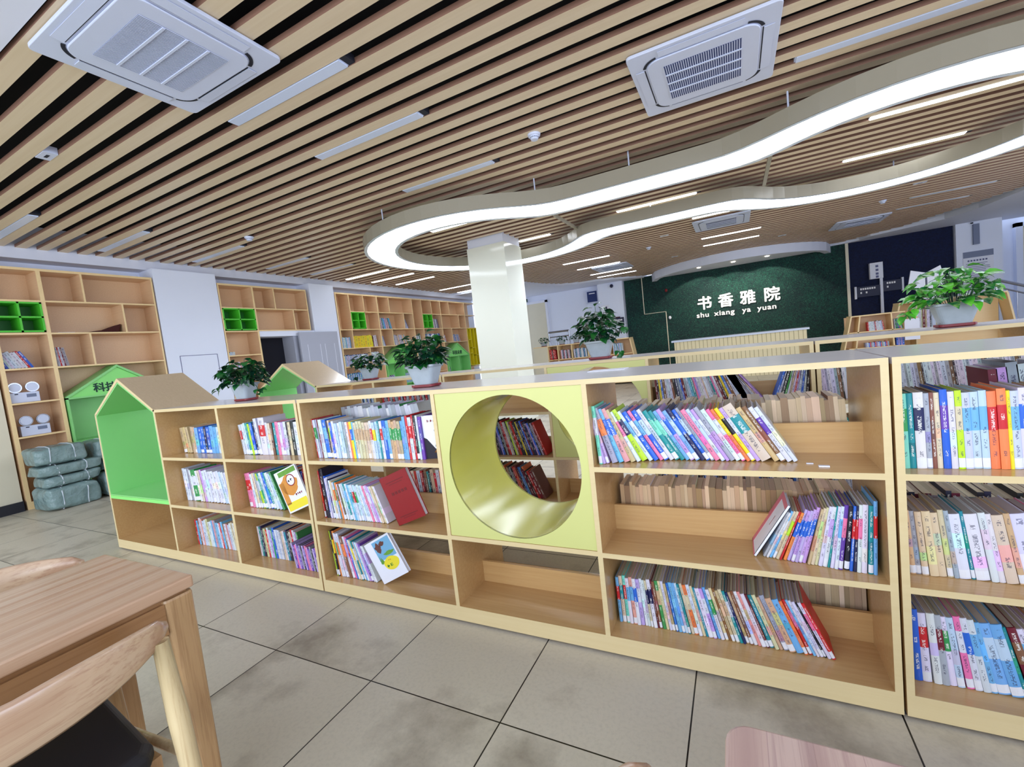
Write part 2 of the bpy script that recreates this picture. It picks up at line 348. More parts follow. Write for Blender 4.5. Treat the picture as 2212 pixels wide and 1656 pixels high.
while y < 15.55:
    xl, xr = slat_x(y + 0.05)
    if xr > xl: mb.box(xl, xr, y, y + 0.102, CZ, CZ + 0.036)
    y += 0.195
ceil = struct(mb.build('ceiling', M['slat'])); ceil.data.materials.append(M['slatshade'])
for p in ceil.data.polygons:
    if abs(p.normal.y) > .5: p.material_index = 1   # slat sides take the darker colour, painting in the shade between slats
struct(MB().box(-8.6, 9.0, 1.0, 16.2, CZ + 0.30, CZ + 0.34).build('ceiling_void', M['black']))
# white plaster ceiling in front of the slatted field
struct(MB().box(-8.6, 9.0, -3.2, 1.12, CZ - 0.0, CZ + 0.3).build('ceiling_soffit', M['ceilw']))
# far curved soffits
mb = MB(); pts = [(-8.6, 11.9)] + [(-7.9, 11.95), (-6.6, 12.0)] + CW + [(-2.6, 16.2), (-8.6, 16.2)]
mb.prism(pts, CZ - 0.05, CZ + 0.29, 'Z'); struct(mb.build('ceiling_soffit', M['ceilw']))
pts = [(2.5, 15.62), (3.15, 15.35), (3.3, 14.9), (3.95, 14.5), (4.5, 14.1), (4.8, 13.3), (4.92, 12.2), (5.1, 11.0), (5.8, 9.9), (7.0, 9.0), (9.0, 8.4), (9.0, 16.2), (2.5, 16.2)]
struct(MB().prism(pts, CZ - 0.05, CZ + 0.29, 'Z').build('ceiling_soffit', M['ceilw']))
# left wall, bulkhead, pillars
struct(MB().box(-8.3, -8.08, -3.2, 13.4, 0, CZ + 0.3).build('wall_left', M['white']))
struct(MB().box(-8.08, -7.83, -3.2, 13.3, 3.07, CZ + 0.29).build('trim_1', M['ceilw']))
for k, (a, b) in enumerate(((3.68, 4.59), (6.43, 7.05))):
    struct(MB().box(-8.08, -7.70, a, b, 0, 3.07).build('wall_left', M['white']))
struct(MB().box(-8.08, -7.72, -3.2, 1.93, 0.12, 3.07).build('wall_left', M['cream']))
struct(MB().box(-8.08, -7.69, -3.2, 1.93, 0, 0.12).build('baseboard_left', M['skirt']))
# access panel outline in the first pillar
mb = MB()
for q in ((3.86, 3.868, 1.2, 1.74), (4.42, 4.428, 1.2, 1.74), (3.86, 4.428, 1.735, 1.743)): mb.box(-7.70, -7.697, *q)
struct(mb.build('trim_2', M['ink']))
# back walls
struct(MB().box(-8.3, -4.15, 15.6, 15.8, 0, CZ).build('wall_back', M['white']))
struct(MB().box(-4.15, -3.30, 15.35, 15.8, 0, CZ).build('wall_back', M['white']))
struct(MB().box(-3.30, 5.15, 15.66, 15.8, 0, CZ).build('wall_back', M['white']))
struct(MB().box(5.15, 6.0, 15.5, 15.8, 0, CZ).build('wall_back', M['white']))
struct(MB().box(6.0, 9.0, 16.6, 16.8, 0, CZ).build('wall_back', M['white']))
struct(MB().box(6.0, 6.08, 15.8, 16.6, 0, CZ).build('wall_back', M['white']))
struct(MB().box(9.0, 9.2, 8.0, 16.8, 0, CZ).build('wall_right', M['white']))
# column
o = thing('column', 'square glossy cream column rising behind the shelf rows under the ring light', 'column', (-3.67, 7.05, 0)); o['kind'] = 'structure'
MB().box(-4.03, -3.31, 6.72, 7.38, 0, 3.06).build('shaft', M['column'], o)
MB().box(-4.015, -3.325, 6.735, 7.365, 3.06, CZ + 0.06).build('capital', M['ceilw'], o)

# doors on the far left wall
o = thing('door_1', 'cream door in the far wall beyond the column', 'door', (-6.6, 15.58, 0)); o['kind'] = 'structure'
MB().box(-6.98, -6.22, 15.54, 15.60, 0, 2.86).build('door_leaf', M['cream'], o)
mb = MB(); mb.box(-7.06, -6.98, 15.52, 15.6, 0, 2.94); mb.box(-6.22, -6.14, 15.52, 15.6, 0, 2.94); mb.box(-7.06, -6.14, 15.52, 15.6, 2.86, 2.94); mb.build('door_frame', M['papr'], o)
o = thing('door_2', 'beige door panel in the recess behind the stair railing', 'door', (7.4, 16.55, 0)); o['kind'] = 'structure'
MB().box(6.75, 8.1, 16.5, 16.58, 0, 2.95).build('door_leaf', M['cream'], o)
mb = MB(); mb.box(6.62, 6.75, 16.45, 16.6, 0, 3.05); mb.box(6.62, 8.2, 16.45, 16.6, 2.95, 3.05); mb.build('door_frame', M['white'], o)

# ------------------------------------------------------------------ low double-sided shelf units
TH = 0.02
def house_unit(yf, label, books_green=True):
    yb = yf + 0.455; ym = yf + 0.24; x0, x1 = -4.65, -2.21
    o = thing('bookshelf', label, 'bookshelf', (-3.4, yf + 0.23, 0), 'low double-sided bookshelf units')
    def pan(name, *b, m='lam', **k):
        q = MB().box(*b).build(name, M[m], o, **k)
        # pale edge banding on the faces towards the aisle
        return q
    E = 0.0015
    def panel(name, x0_, x1_, z0, z1, y0=yf, y1=yb, m='lam', e='edge'):
        q = MB().box(x0_, x1_, y0 + E, y1, z0, z1).build(name, M[m], o)
        eb = MB().box(x0_, x1_, y0, y0 + E, z0, z1).build('edge_band', M[e], q); return q
    panel('plinth', x0, x1, 0.012, 0.083)
    # side panels and dividers
    panel('side_panel', x0, x0 + TH, 0.083, 1.12)
    panel('side_panel', x1 - TH, x1, 0.083, 1.11)
    panel('divider', -3.742, -3.722, 0.083, 1.11); panel('divider', -2.990, -2.966, 0.083, 1.11)
    # boards
    panel('shelf_board', x0 + TH, -3.742, 0.43, 0.456, e='greenl')
    for a, b in ((-3.722, -2.990), (-2.966, x1 - TH)):
        panel('shelf_board', a, b, 0.412, 0.432); panel('shelf_board', a, b, 0.762, 0.782)
        for z in (0.083, 0.432, 0.782): MB().box(a, b, ym, ym + 0.015, z, z + 0.11).build('back_stop', M['lam'], o)
    q = MB().box(-3.745, x1, yf + E, yb, 1.11, 1.13).build('top_panel', M['lamtop_sheen'], o); MB().box(-3.745, x1, yf, yf + E, 1.11, 1.13).build('edge_band', M['edge'], q)
    # gable roof
    xm = (x0 - 3.722) / 2
    for sx, n in ((1, 'roof_panel'), (-1, 'roof_panel')):
        xe = -3.722 if sx > 0 else x0
        pts = [(xm, 1.388), (xe, 1.125), (xe - sx * TH, 1.115), (xm, 1.361)]
        q = MB().prism(pts, yf + E, yb, 'Y').build(n, M['lamroof'], o)
        MB().prism(pts, yf, yf + E, 'Y').build('edge_band', M['edge'], q)
    # green lining of the house-shaped niche
    li = [(x0 + TH + 0.001, 0.457), (-3.743, 0.457), (-3.743, 1.113), (xm, 1.359), (x0 + TH + 0.001, 1.113)]
    inn = [(x0 + TH + 0.009, 0.465), (-3.751, 0.465), (-3.751, 1.109), (xm, 1.347), (x0 + TH + 0.009, 1.109)]
    mb = MB()
    vs = [(p[0], yf + 0.001, p[1]) for p in li] + [(p[0], yf + 0.001, p[1]) for p in inn] + [(p[0], yb - 0.001, p[1]) for p in li] + [(p[0], yb - 0.001, p[1]) for p in inn]
    fs = []
    for i in range(5):
        k = (i + 1) % 5; fs += [(i, k, 5 + k, 5 + i), (10 + i, 15 + i, 15 + k, 10 + k), (5 + i, 5 + k, 15 + k, 15 + i)]
    mb.add(vs, fs).build('green_niche_lining', M['green'], o)
    mb = MB().box(x0, x1, yf + 0.02, yb - 0.02, 0.0, 0.012).build('foot', M['skirt'], o)
    return o
def circle_unit(yf, label):
    yb = yf + 0.455; ym = yf + 0.24; x0, x1 = -2.20, 0.392; E = 0.0015
    o = thing('bookshelf', label, 'bookshelf', (-0.9, yf + 0.23, 0), 'low double-sided bookshelf units')
    def panel(name, a, b, z0, z1, m='lam', e='edge'):
        q = MB().box(a, b, yf + E, yb, z0, z1).build(name, M[m], o); MB().box(a, b, yf, yf + E, z0, z1).build('edge_band', M[e], q); return q
    panel('plinth', x0, x1, 0.012, 0.083); MB().box(x0, x1, yf + 0.02, yb - 0.02, 0, 0.012).build('foot', M['skirt'], o)
    q = panel('top_panel', x0, x1, 1.11, 1.13, 'lamtop_sheen')
    panel('side_panel', x0, x0 + TH, 0.083, 1.11); panel('side_panel', x1 - TH, x1, 0.083, 1.11)
    panel('divider', -1.276, -1.256, 0.083, 1.11); panel('divider', -0.546, -0.526, 0.083, 1.11)
    for a, b in ((x0 + TH, -1.276), (-0.526, x1 - TH)):
        for z in (0.432, 0.782): panel('shelf_board', a, b, z - 0.02, z)
        for z in (0.083, 0.432, 0.782): MB().box(a, b, ym, ym + 0.015, z, z + 0.11).build('back_stop', M['lam'], o)
    panel('shelf_board', -1.256, -0.546, 0.415, 0.435); MB().box(-1.256, -0.546, ym, ym + 0.015, 0.083, 0.193).build('back_stop', M['lam'], o)
    # yellow front and back with round hole, tunnel between them
    cx, cz, r, n = -0.897, 0.771, 0.317, 72
    a, b, c, d = -1.255, -0.547, 0.436, 1.109
    def ringplate(y0, y1):
        mb = MB(); vs = []
        for yy in (y0, y1):
            for i in range(n):
                an = 2 * PI * i / n; vs.append((cx + r * math.cos(an), yy, cz + r * math.sin(an)))
            for i in range(n):
                an = 2 * PI * i / n; ca, sa = math.cos(an), math.sin(an)
                k = min(((b - cx) / ca if ca > 0 else (a - cx) / ca) if abs(ca) > 1e-9 else 9, ((d - cz) / sa if sa > 0 else (c - cz) / sa) if abs(sa) > 1e-9 else 9)
                px, pz = cx + k * ca, cz + k * sa
                vs.append((px, yy, pz))
        # snap to corners
        for off in (n, 3 * n):
            for qx, qz in ((a, c), (a, d), (b, c), (b, d)):
                j = min(range(n), key=lambda i: (vs[off + i][0] - qx) ** 2 + (vs[off + i][2] - qz) ** 2); vs[off + j] = (qx, vs[off + j][1], qz)
        fs = []
        for i in range(n):
            k = (i + 1) % n; fs += [(i, k, n + k, n + i), (2 * n + i, 3 * n + i, 3 * n + k, 2 * n + k), (n + i, n + k, 3 * n + k, 3 * n + i), (i, 2 * n + i, 2 * n + k, k)]
        return mb.add(vs, fs)
    q = ringplate(yf + 0.004, yf + 0.016).build('circle_panel', M['yellow'], o)
    q = ringplate(yb - 0.016, yb - 0.004).build('circle_panel', M['yellow'], o)
    mb = MB()
    for (d0, ya), (d1, yb_) in (((0, yf + .005), (0, yb - .005)), ((0.004, yb - .005), (0.004, yf + .005)), ((0.004, yf + .005), (0, yf + .005)), ((0, yb - .005), (0.004, yb - .005))):
        vs = [(cx + (r + dr) * math.cos(2 * PI * i / n), yy, cz + (r + dr) * math.sin(2 * PI * i / n)) for dr, yy in ((d0, ya), (d1, yb_)) for i in range(n)]
        mb.add(vs, [(i, n + i, n + (i + 1) % n, (i + 1) % n) for i in range(n)])
    mb.build('tunnel_lining', M['tube'], o, smooth=True)
    return o
def long_unit(yf, x0, x1, divs, label):
    yb = yf + 0.455; ym = yf + 0.24; E = 0.0015
    o = thing('bookshelf', label, 'bookshelf', ((x0 + x1) / 2, yf + 0.23, 0), 'low double-sided bookshelf units')
    def panel(name, a, b, z0, z1, m='lam'):
        q = MB().box(a, b, yf + E, yb, z0, z1).build(name, M[m], o); MB().box(a, b, yf, yf + E, z0, z1).build('edge_band', M['edge'], q)
    panel('plinth', x0, x1, 0.012, 0.083); MB().box(x0, x1, yf + 0.02, yb - 0.02, 0, 0.012).build('foot', M['skirt'], o)
    panel('top_panel', x0, x1, 1.11, 1.13, 'lamtop_sheen')
    panel('side_panel', x0, x0 + TH, 0.083, 1.11); panel('side_panel', x1 - TH, x1, 0.083, 1.11)
    xs = [x0 + TH] + [v for d in divs for v in (d, d + TH)] + [x1 - TH]
    for d in divs: panel('divider', d, d + TH, 0.083, 1.11)
    for a, b in zip(xs[::2], xs[1::2]):
        for z in (0.432, 0.782): panel('shelf_board', a, b, z - 0.02, z)
        for z in (0.083, 0.432, 0.782): MB().box(a, b, ym, ym + 0.015, z, z + 0.11).build('back_stop', M['lam'], o)
    return o
YA, YB = 1.645, 3.03
house_unit(YA, 'front row maple bookshelf whose end is a green house-shaped niche')
circle_unit(YA, 'front row maple bookshelf with the full yellow circular tunnel')
long_unit(YA, 0.400, 2.9, (1.32, 2.1), 'front row maple bookshelf cut off by the frame, past the yellow circle unit')
house_unit(YB, 'second row bookshelf with pale gabled green niche behind the first planter')
circle_unit(YB, 'second row bookshelf with yellow circle panel, under the planter by the column')
long_unit(YB, 0.400, 2.9, (1.32, 2.1), 'second row bookshelf carrying the big bright planter')

# ------------------------------------------------------------------ books
PAL = dict(w=('white', (212, 216, 230)), c=('cream', (212, 200, 168)), s=('sky-blue', (110, 175, 225)), b=('blue', (36, 100, 205)), n=('navy', (20, 26, 80)),
    t=('teal', (24, 140, 150)), g=('green', (50, 150, 80)), m=('mint', (120, 215, 190)), l=('lime', (180, 225, 40)), y=('yellow', (240, 215, 40)), o=('orange', (236, 130, 70)),
    r=('red', (200, 30, 40)), x=('maroon', (110, 20, 45)), p=('pink', (232, 120, 165)), v=('lilac', (190, 160, 220)), u=('purple', (100, 60, 170)), k=('black', (24, 24, 34)),
    e=('grey', (160, 165, 180)), d=('brown', (125, 85, 60)), a=('tan', (200, 170, 135)), f=('pale blue', (186, 208, 230)), q=('rose', (222, 150, 150)))
mb = MB(); n = 6
prof = [(0.0, 1.0), (0.0, 0.012)] + [(i / n, -0.018 * math.sin(PI * i / n) + 0.004) for i in range(n + 1)] + [(1.0, 0.012), (1.0, 1.0), (0.93, 1.0), (0.93, 0.02), (0.07, 0.02), (0.07, 1.0)]
def coverfaces(prof):
    # strip extrude along z: outer loop polygons triangulated as quads between outer and inner skins
    m = MB().prism(prof, 0.0, 1.0, 'Z'); return m
COVER = coverfaces(prof).mesh('book_cover', M['book'])
PAGES = MB().box(0.07, 0.93, 0.02, 0.965, 0.012, 0.985).mesh('page_block', M['page'])
ORD = ['first', 'second', 'third', 'fourth', 'fifth', 'sixth', 'seventh', 'eighth', 'ninth', 'tenth', 'eleventh', 'twelfth', 'thirteenth', 'fourteenth', 'fifteenth', 'sixteenth', 'seventeenth', 'eighteenth', 'nineteenth', 'twentieth']
TENS = {2: 'twenty', 3: 'thirty', 4: 'forty', 5: 'fifty', 6: 'sixty'}
def ordinal(i):
    if i <= 20: return ORD[i - 1]
    a, b = divmod(i, 10); return {2: 'twentieth', 3: 'thirtieth', 4: 'fortieth', 5: 'fiftieth', 6: 'sixtieth'}[a] if b == 0 else TENS[a] + '-' + ORD[b - 1]
def parse(spec):
    out = []
    for w in spec.split():
        k = 1
        if '*' in w: w, k = w.split('*'); k = int(k)
        c2 = None
        if '/' in w: w, c2 = w.split('/')
        out += [(w[0], float(w[1:]) / 1000, c2)] * k
    return out
def jitp(c, a):
    k = random.uniform(-a, a); return tuple(max(0, min(255, v + k + random.uniform(-4, 4))) for v in c)
def jit(c, a): return tuple(max(0, min(255, v + random.uniform(-a, a))) for v in c)
NB = 0
def row(spec, x0, ysp, z, h, lean, where, group, dep=0.15, hj=0.006, side=1, page=(200, 190, 170), order=None, lab=0.5, fit=None, ex=None):
    """side=1: spines read from the left, tops lean to the left; side=-1: built from the right end, tops lean to the right."""
    global NB
    bs = parse(spec); nb = len(bs)
    if fit:   # scale thicknesses so that the row fills the given length
        tot = sum(b[1] / math.cos(math.radians(lean(i / max(1, nb - 1)))) for i, b in enumerate(bs)); bs = [(c, t * fit / tot, c2) for c, t, c2 in bs]
    x = x0; prev = None
    for i, (c, t, c2) in enumerate(bs):
        f = i / max(1, nb - 1); th = math.radians(lean(f)); hh = (h(f) if callable(h) else h) + random.uniform(-hj, hj); d = dep + random.uniform(-0.008, 0.008)
        yy = ysp(f) if callable(ysp) else ysp; yy += random.uniform(-0.003, 0.003)
        if prev:
            px, pt, ph, pth = prev
            nx = pt / math.cos(pth) if abs(th - pth) < 1e-4 else None
            cxp = pt * math.cos(pth) - ph * math.sin(pth); czp = pt * math.sin(pth) + ph * math.cos(pth)
            if th >= pth: dx = cxp + min(czp, hh * math.cos(th)) * math.tan(th) if czp <= hh * math.cos(th) else pt / math.cos(pth)
            else: dx = pt / math.cos(pth)
            dx = max(dx, pt * math.cos(pth) + 0.0, pt / math.cos(pth))
            x = px + side * (dx + 0.0004)
        r = bpy.data.objects.new('book', COVER); COL.objects.link(r)
        if side > 0: r.location = (x, yy, z + 0.0005); r.rotation_euler = (0, -th, 0)
        else:   # leaning right: pivot at lower right corner
            r.rotation_euler = (0, th, 0); r.location = (x - t * math.cos(th), yy, z + 0.0005 + t * math.sin(th))
        r.scale = (t - 0.0006, d, hh)
        nm, rgb = PAL[c]; r.color = C(*jit(rgb, 9)); nm2 = None
        if c2: nm2, rgb2 = PAL[c2]; r['tint'] = list(C(*rgb2)[:3])
        else: r['tint'] = list(C(*jit(rgb, 30))[:3])
        a = random.uniform(0.15, 0.5); r['band'] = [a, a + random.uniform(0.12, 0.3), 0.14 if random.random() < lab else 0.0]
        if c2: r['band'][0] = 0.5; r['band'][1] = 0.8
        if ex: ex(i, r)
        p = bpy.data.objects.new('page_block', PAGES); COL.objects.link(p); p.parent = r; p.color = C(*jitp(page, 14))
        k = i + 1 if side > 0 else i + 1
        adj = 'thick' if t > 0.026 else ('slim' if t < 0.0125 else 'medium')
        desc = f'{nm2}-banded {nm} book' if nm2 else f'{adj} {nm} book'
        tag(r, f'{desc}, {ordinal(k)} from {"left" if side > 0 else "right"}, {where}', 'book', group); NB += 1
        prev = (x, t, hh, th)
    return x
L = lambda a, b: (lambda f: a + (b - a) * f)
row('a30 a28 a28 a24 a22 s32 b30 b26 n24 b30 s32 s28 f32*4', -3.69, 1.775, 0.782, 0.19, lambda f: 7 if f < 0.2 else 0.0, 'top shelf right beside the green house niche', 'books beside the house niche', fit=0.60)
row('w18/r w20 f16 t18 l16 b20 n18 w22 w44/r w18 c20 d16 t20 p20 w20 v16 w22 k14 c18 k22 w24 d16 s26 b20 w20', -2.935, 1.755, 0.782, lambda f: 0.205 + (0.035 if 0.28 < f < 0.36 else 0), lambda f: 6 if f < .3 else 0.5, 'top shelf, second bay past the house niche', 'books in the second bay past the house niche', fit=0.66)
row('w22 w20 e18 w14 g40/w w22 c20 v16 w24 w24 w26 w26 w24 w22 f22 w20 w24', -3.69, 1.745, 0.432, L(0.235, 0.225), L(4, 13), 'middle shelf right beside the green house niche', 'books beside the house niche', fit=0.56, page=(190, 180, 170))
row('p26/r p24/r w20 c20 e16 l20/w t22 w20 b22 t22 w24 f22 g18', -2.93, 1.735, 0.432, L(0.225, 0.25), L(4, 22), 'middle shelf, second bay past the house niche', 'books in the second bay past the house niche', fit=0.345)
row('r12 w22/g e14 x14 w28 b30/s n14 c16/l b20 w20 f22 w24 f22 e18 w20 o16 y18/b s16 c20/a c20/a c22/a c20/a c20/a c20/a w18/r f20/y f20 t14 w20/r b26/s s22 a20/g a20/g a20/g a22/g s20 s20 r16 w22/r r14 k16 w14 u20', -2.17, 1.705, 0.782, lambda f: 0.225 - 0.025 * min(1, f * 4) + (0.02 if f > .85 else 0), lambda f: 4 - 3 * f, 'top shelf of bay left of yellow circle', 'books on the top shelf by the yellow circle', fit=0.755)
row('r10 k34 b12 w14 w12 n12 w14 c16 w16/o t14/g o16/d w14 d12 w18 f16 t16/s w20 s18 f18/t w18/r f20/g f18 w20 f16 w16 p16 w14 v16/w v14 f16 c18 c16 w16', -2.17, 1.70, 0.432, lambda f: 0.28 if f < .04 else (0.25 - 0.045 * min(1, f * 3)), lambda f: 3 + 17 * f, 'middle shelf of bay left of yellow circle', 'books on the middle shelf by the yellow circle', fit=0.455)
row('l12/k k16/y o22 w16/g w18/o w20 e14 d28/o w26/v p22/r b14 w16 c20/y t16/w c18 s16 w18 v16 u20 w18 w16/v', -2.15, 1.705, 0.083, lambda f: 0.27 - 0.06 * f, lambda f: 5 + 17 * f, 'bottom shelf of bay left of yellow circle', 'books on the bottom shelf by the yellow circle', fit=0.30)
row('m14/w v12 v13 e24/o s20/b q24/b a20 w16/p l24/n w16/s b18/w p14/s b18/f w16 t18/m t16/m s14/f v16/b s16/f n16/b b14/f e12 p18 f14 v12/w e16 w16 p14/w o12/y y14/k v14/w c34/t a18 d16 w16/u w14', -0.515, lambda f: 1.685 + 0.07 * min(1, f * 3), 0.782, lambda f: 0.235 if f < .03 else (0.19 if f < .08 else 0.225), lambda f: 3 if f < .02 else min(30, 9 + 85 * f), 'top shelf of bay right of yellow circle', 'books on the top shelf past the yellow circle', fit=0.66)
end11 = row('s16/r t20 w22 w18/p n14/r b14/r k22 u18/p w16/s w16 t10 w20/v w18 c14/a c16 a14 v16/b v16/b v16/b v16/b v16/b o16/b r10 c16/l c14 s14/w w12 e14', 0.355, lambda f: 1.70 + 0.05 * f, 0.432, lambda f: 0.245 if f < .02 else 0.205 + 0.02 * math.cos(f * 3), lambda f: 2 + 24 * f ** 1.2, 'middle shelf of bay right of yellow circle', 'books on the middle shelf past the yellow circle', fit=0.295, side=-1, lab=0.35)
row('s14/r c16/t m14/r w16/s q16/s w16/b v16/w w12 w12 c10/n w16/n x8 d12 g14/a c12 w12 a12 b10 s14 s12 f12 t10 c12 o16/c w14 c12 t10 w18 v14/w s12 w14/g c12 d12 a12 c14/a t12/w n10 a12 d12 w14 q12 w16 x10 t16 c14 a12 e18 a22 s24 o12 r12/p s10 w10 w12 k8 w12/p r12', -0.512, 1.75, 0.083, L(0.20, 0.205), lambda f: 1 + 23 * f, 'bottom shelf of bay right of yellow circle', 'books on the bottom shelf past the yellow circle', fit=0.70)
row('m18/g t14 w22/n e12 d10 c12 b16/u w14 l14/c f16/s f18/s f16/s o18/r o18/r y8 f16/s w20/b a26 a18 q12 a18 a16 p12/w s14/w c14 f16/s x14 w16', 0.428, lambda f: 1.705 + 0.02 * f, 0.782, lambda f: 0.235 - 0.015 * f, lambda f: 1.0 + 2 * f, 'top shelf of unit past the dark seam', 'books on the top shelf past the seam', fit=0.47)
row('e14 a12 e12 c14 c18 c16 c12 e10 w22 t8 w26 w14 w12 c22 a12 w32 x8 p24 w12 c26/r e12 a20 n12 e18 w20 k14', 0.428, 1.735, 0.432, L(0.205, 0.215), lambda f: 3 + 11 * f, 'middle shelf of unit past the dark seam', 'books on the middle shelf past the seam', fit=0.50, page=(176, 170, 172))
row('m10 b16 w18/r w16 e14/x w14/g f14 p14/w w14/b w14/s s12 s22/f s22/f t8 x16/d w16/s w12 w10 v12 a12 o18/r a12 q12 d18/a a16 k10 w14', 0.425, 1.725, 0.083, L(0.232, 0.215), lambda f: 1 + 24 * f, 'bottom shelf of unit past the dark seam', 'books on the bottom shelf past the seam', fit=0.50)

# face-out books -------------------------------------------------------------
def face_book(label, corner, w, h, th, lean, yaw, mat, name='book', deco=None, spine=None):
    """Book standing with its front cover turned to the aisle, rotated by lean in its own plane."""
    o = thing(name, label, 'book', corner, 'books turned cover-out on the front shelves')
    c = MB(); c.box(0, w, 0, 0.0018, 0, h); c.box(0, w, th - 0.0018, th, 0, h); c.box(0, 0.002, 0, th, 0, h); c.build('cover', mat, o, org=(0, 0, 0))
    MB().box(0.002, w - 0.004, 0.0018, th - 0.0018, 0.003, h - 0.003).build('page_block', M['papr'], o, org=(0, 0, 0))
    if spine: MB().box(-0.0006, 0.0, 0, th, 0, h).build('spine', spine, o, org=(0, 0, 0))
    for i, (nm, m, pts) in enumerate(deco or []): MB().prism(pts, -0.0006 - 0.0002 * i, 0.0001, 'Y').build(nm, m, o, org=(0, 0, 0))
    o.rotation_euler = (0, -lean, 0)
    o.matrix_world = Matrix.Translation(corner) @ Matrix.Rotation(yaw, 4, 'Z') @ Matrix.Rotation(-lean, 4, 'Y')
    return o
def rc(x0, x1, z0, z1): return [(x0, z0), (x1, z0), (x1, z1), (x0, z1)]
def el(cx, cz, rx, rz, n=24, wob=0): return [(cx + rx * (1 + wob * math.sin(5 * a)) * math.cos(a), cz + rz * (1 + wob * math.cos(4 * a)) * math.sin(a)) for a in [2 * PI * i / n for i in range(n)]]
def glyph_row(x0, x1, z, s, m, nm='title_mark'):
    out = []; x = x0; random.seed(int(abs(x0 * 991 + z * 777) * 100) + 3)
    while x < x1 - s * 0.8:
        for q in range(3):
            if random.random() < .8:
                a = random.uniform(0, .6) * s; out.append((nm, m, rc(x + a * .6, x + a * .6 + s * .22, z + random.uniform(0, .3) * s, z + s * random.uniform(.6, 1))))
            if random.random() < .7: b = random.uniform(0.1, .8) * s; out.append((nm, m, rc(x, x + s * .8, z + b, z + b + s * .14)))
        x += s * 1.15
    return out
def merge_marks(d):
    # one part per kind of mark keeps each cover readable as a few parts
    return d
def marks(o, items, yoff):
    by = {}
    for nm, m, pts in items: by.setdefault((nm, m.name), (MB(), m))[0].prism(pts, yoff, 0.0001, 'Y')
    for (nm, _), (b, m) in by.items(): b.build(nm, m, o, org=(0, 0, 0))
o = face_book('large dark red hardback turned cover-out, leaning at the end of its row', (-1.612, 1.690, 0.4325), 0.185, 0.262, 0.028, math.radians(20.5), math.radians(4), M['red'])
marks(o, [('debossed_title', M['redd'], rc(0.04 + i * 0.022, 0.055 + i * 0.022, 0.155, 0.17)) for i in range(5)] + [('debossed_title', M['redd'], rc(0.03, 0.15, 0.222, 0.226)), ('debossed_title', M['redd'], rc(0.045, 0.135, 0.21, 0.213)), ('debossed_title', M['redd'], rc(0.03, 0.15, 0.036, 0.040)), ('debossed_title', M['redd'], rc(0.05, 0.13, 0.026, 0.029))], -0.0008)
o = face_book('white picture book with yellow oval leaning on the bottom shelf, cover out', (-1.785, 1.700, 0.0835), 0.195, 0.235, 0.022, math.radians(27), math.radians(4), M['papr'])
marks(o, [('cover_picture', M['sky'], rc(0.055, 0.185, 0.115, 0.225))], -0.0006)
marks(o, [('cover_insect', M['brink'], el(0.085, 0.185, 0.022, 0.026, 16, 0.25)), ('cover_insect', M['brink'], el(0.12, 0.2, 0.02, 0.012, 14, 0.2)), ('cover_grass', M['gink'], el(0.14, 0.14, 0.04, 0.01, 14, 0.2)), ('cover_grass', M['gink'], [(0.055, 0.10), (0.065, 0.10), (0.063, 0.15)]), ('cover_grass', M['gink'], [(0.06, 0.095), (0.085, 0.10), (0.07, 0.135)])], -0.0009)
marks(o, [('yellow_oval', M['yink'], el(0.125, 0.085, 0.055, 0.036, 28, 0.03))], -0.0012)
marks(o, glyph_row(0.085, 0.15, 0.066, 0.022, M['gink'], 'cover_title') + glyph_row(0.11, 0.135, 0.1, 0.010, M['orange'], 'cover_subtitle'), -0.0015)
o = face_book('orange and green picture textbook leaning cover-out beside the shelf seam', (-2.475, 1.695, 0.4325), 0.195, 0.262, 0.010, math.radians(20), math.radians(5), M['papr'])
marks(o, [('green_header', M['gink'], rc(0.03, 0.185, 0.225, 0.255)), ('cover_picture', M['orange'], el(0.09, 0.16, 0.075, 0.06, 20, 0.12)), ('yellow_foreground', M['yink'], rc(0.01, 0.185, 0.01, 0.06)), ('cover_picture', M['orange'], rc(0.008, 0.05, 0.05, 0.19))], -0.0006)
marks(o, [('red_ring', M['red'], el(0.115, 0.185, 0.037, 0.037))], -0.0009)
marks(o, [('white_disc', M['papr'], el(0.115, 0.185, 0.031, 0.031))], -0.0012)
marks(o, glyph_row(0.09, 0.142, 0.176, 0.020, M['kink'], 'cover_title') + glyph_row(0.11, 0.175, 0.085, 0.014, M['red'], 'cover_subtitle'), -0.0015)
o = face_book('pale book with dark figure standing cover-out against the top shelf divider', (-1.415, 1.715, 0.7825), 0.125, 0.215, 0.02, 0.0, math.radians(14), M['papr'], spine=None)
marks(o, [('cover_picture', M['kink'], [(0.0, 0.0), (0.125, 0.0), (0.125, 0.03), (0.07, 0.05), (0.03, 0.10), (0.01, 0.11), (0.0, 0.09)]), ('cover_picture', M['kink'], el(0.085, 0.14, 0.013, 0.013)), ('cover_picture', M['kink'], [(0.07, 0.06), (0.1, 0.06), (0.1, 0.12), (0.088, 0.13)]), ('cover_picture_cloth', M['orange'], [(0.06, 0.03), (0.12, 0.03), (0.115, 0.1)])], -0.0007)
marks(o, glyph_row(0.04, 0.10, 0.182, 0.014, M['red'], 'cover_title'), -0.0009)
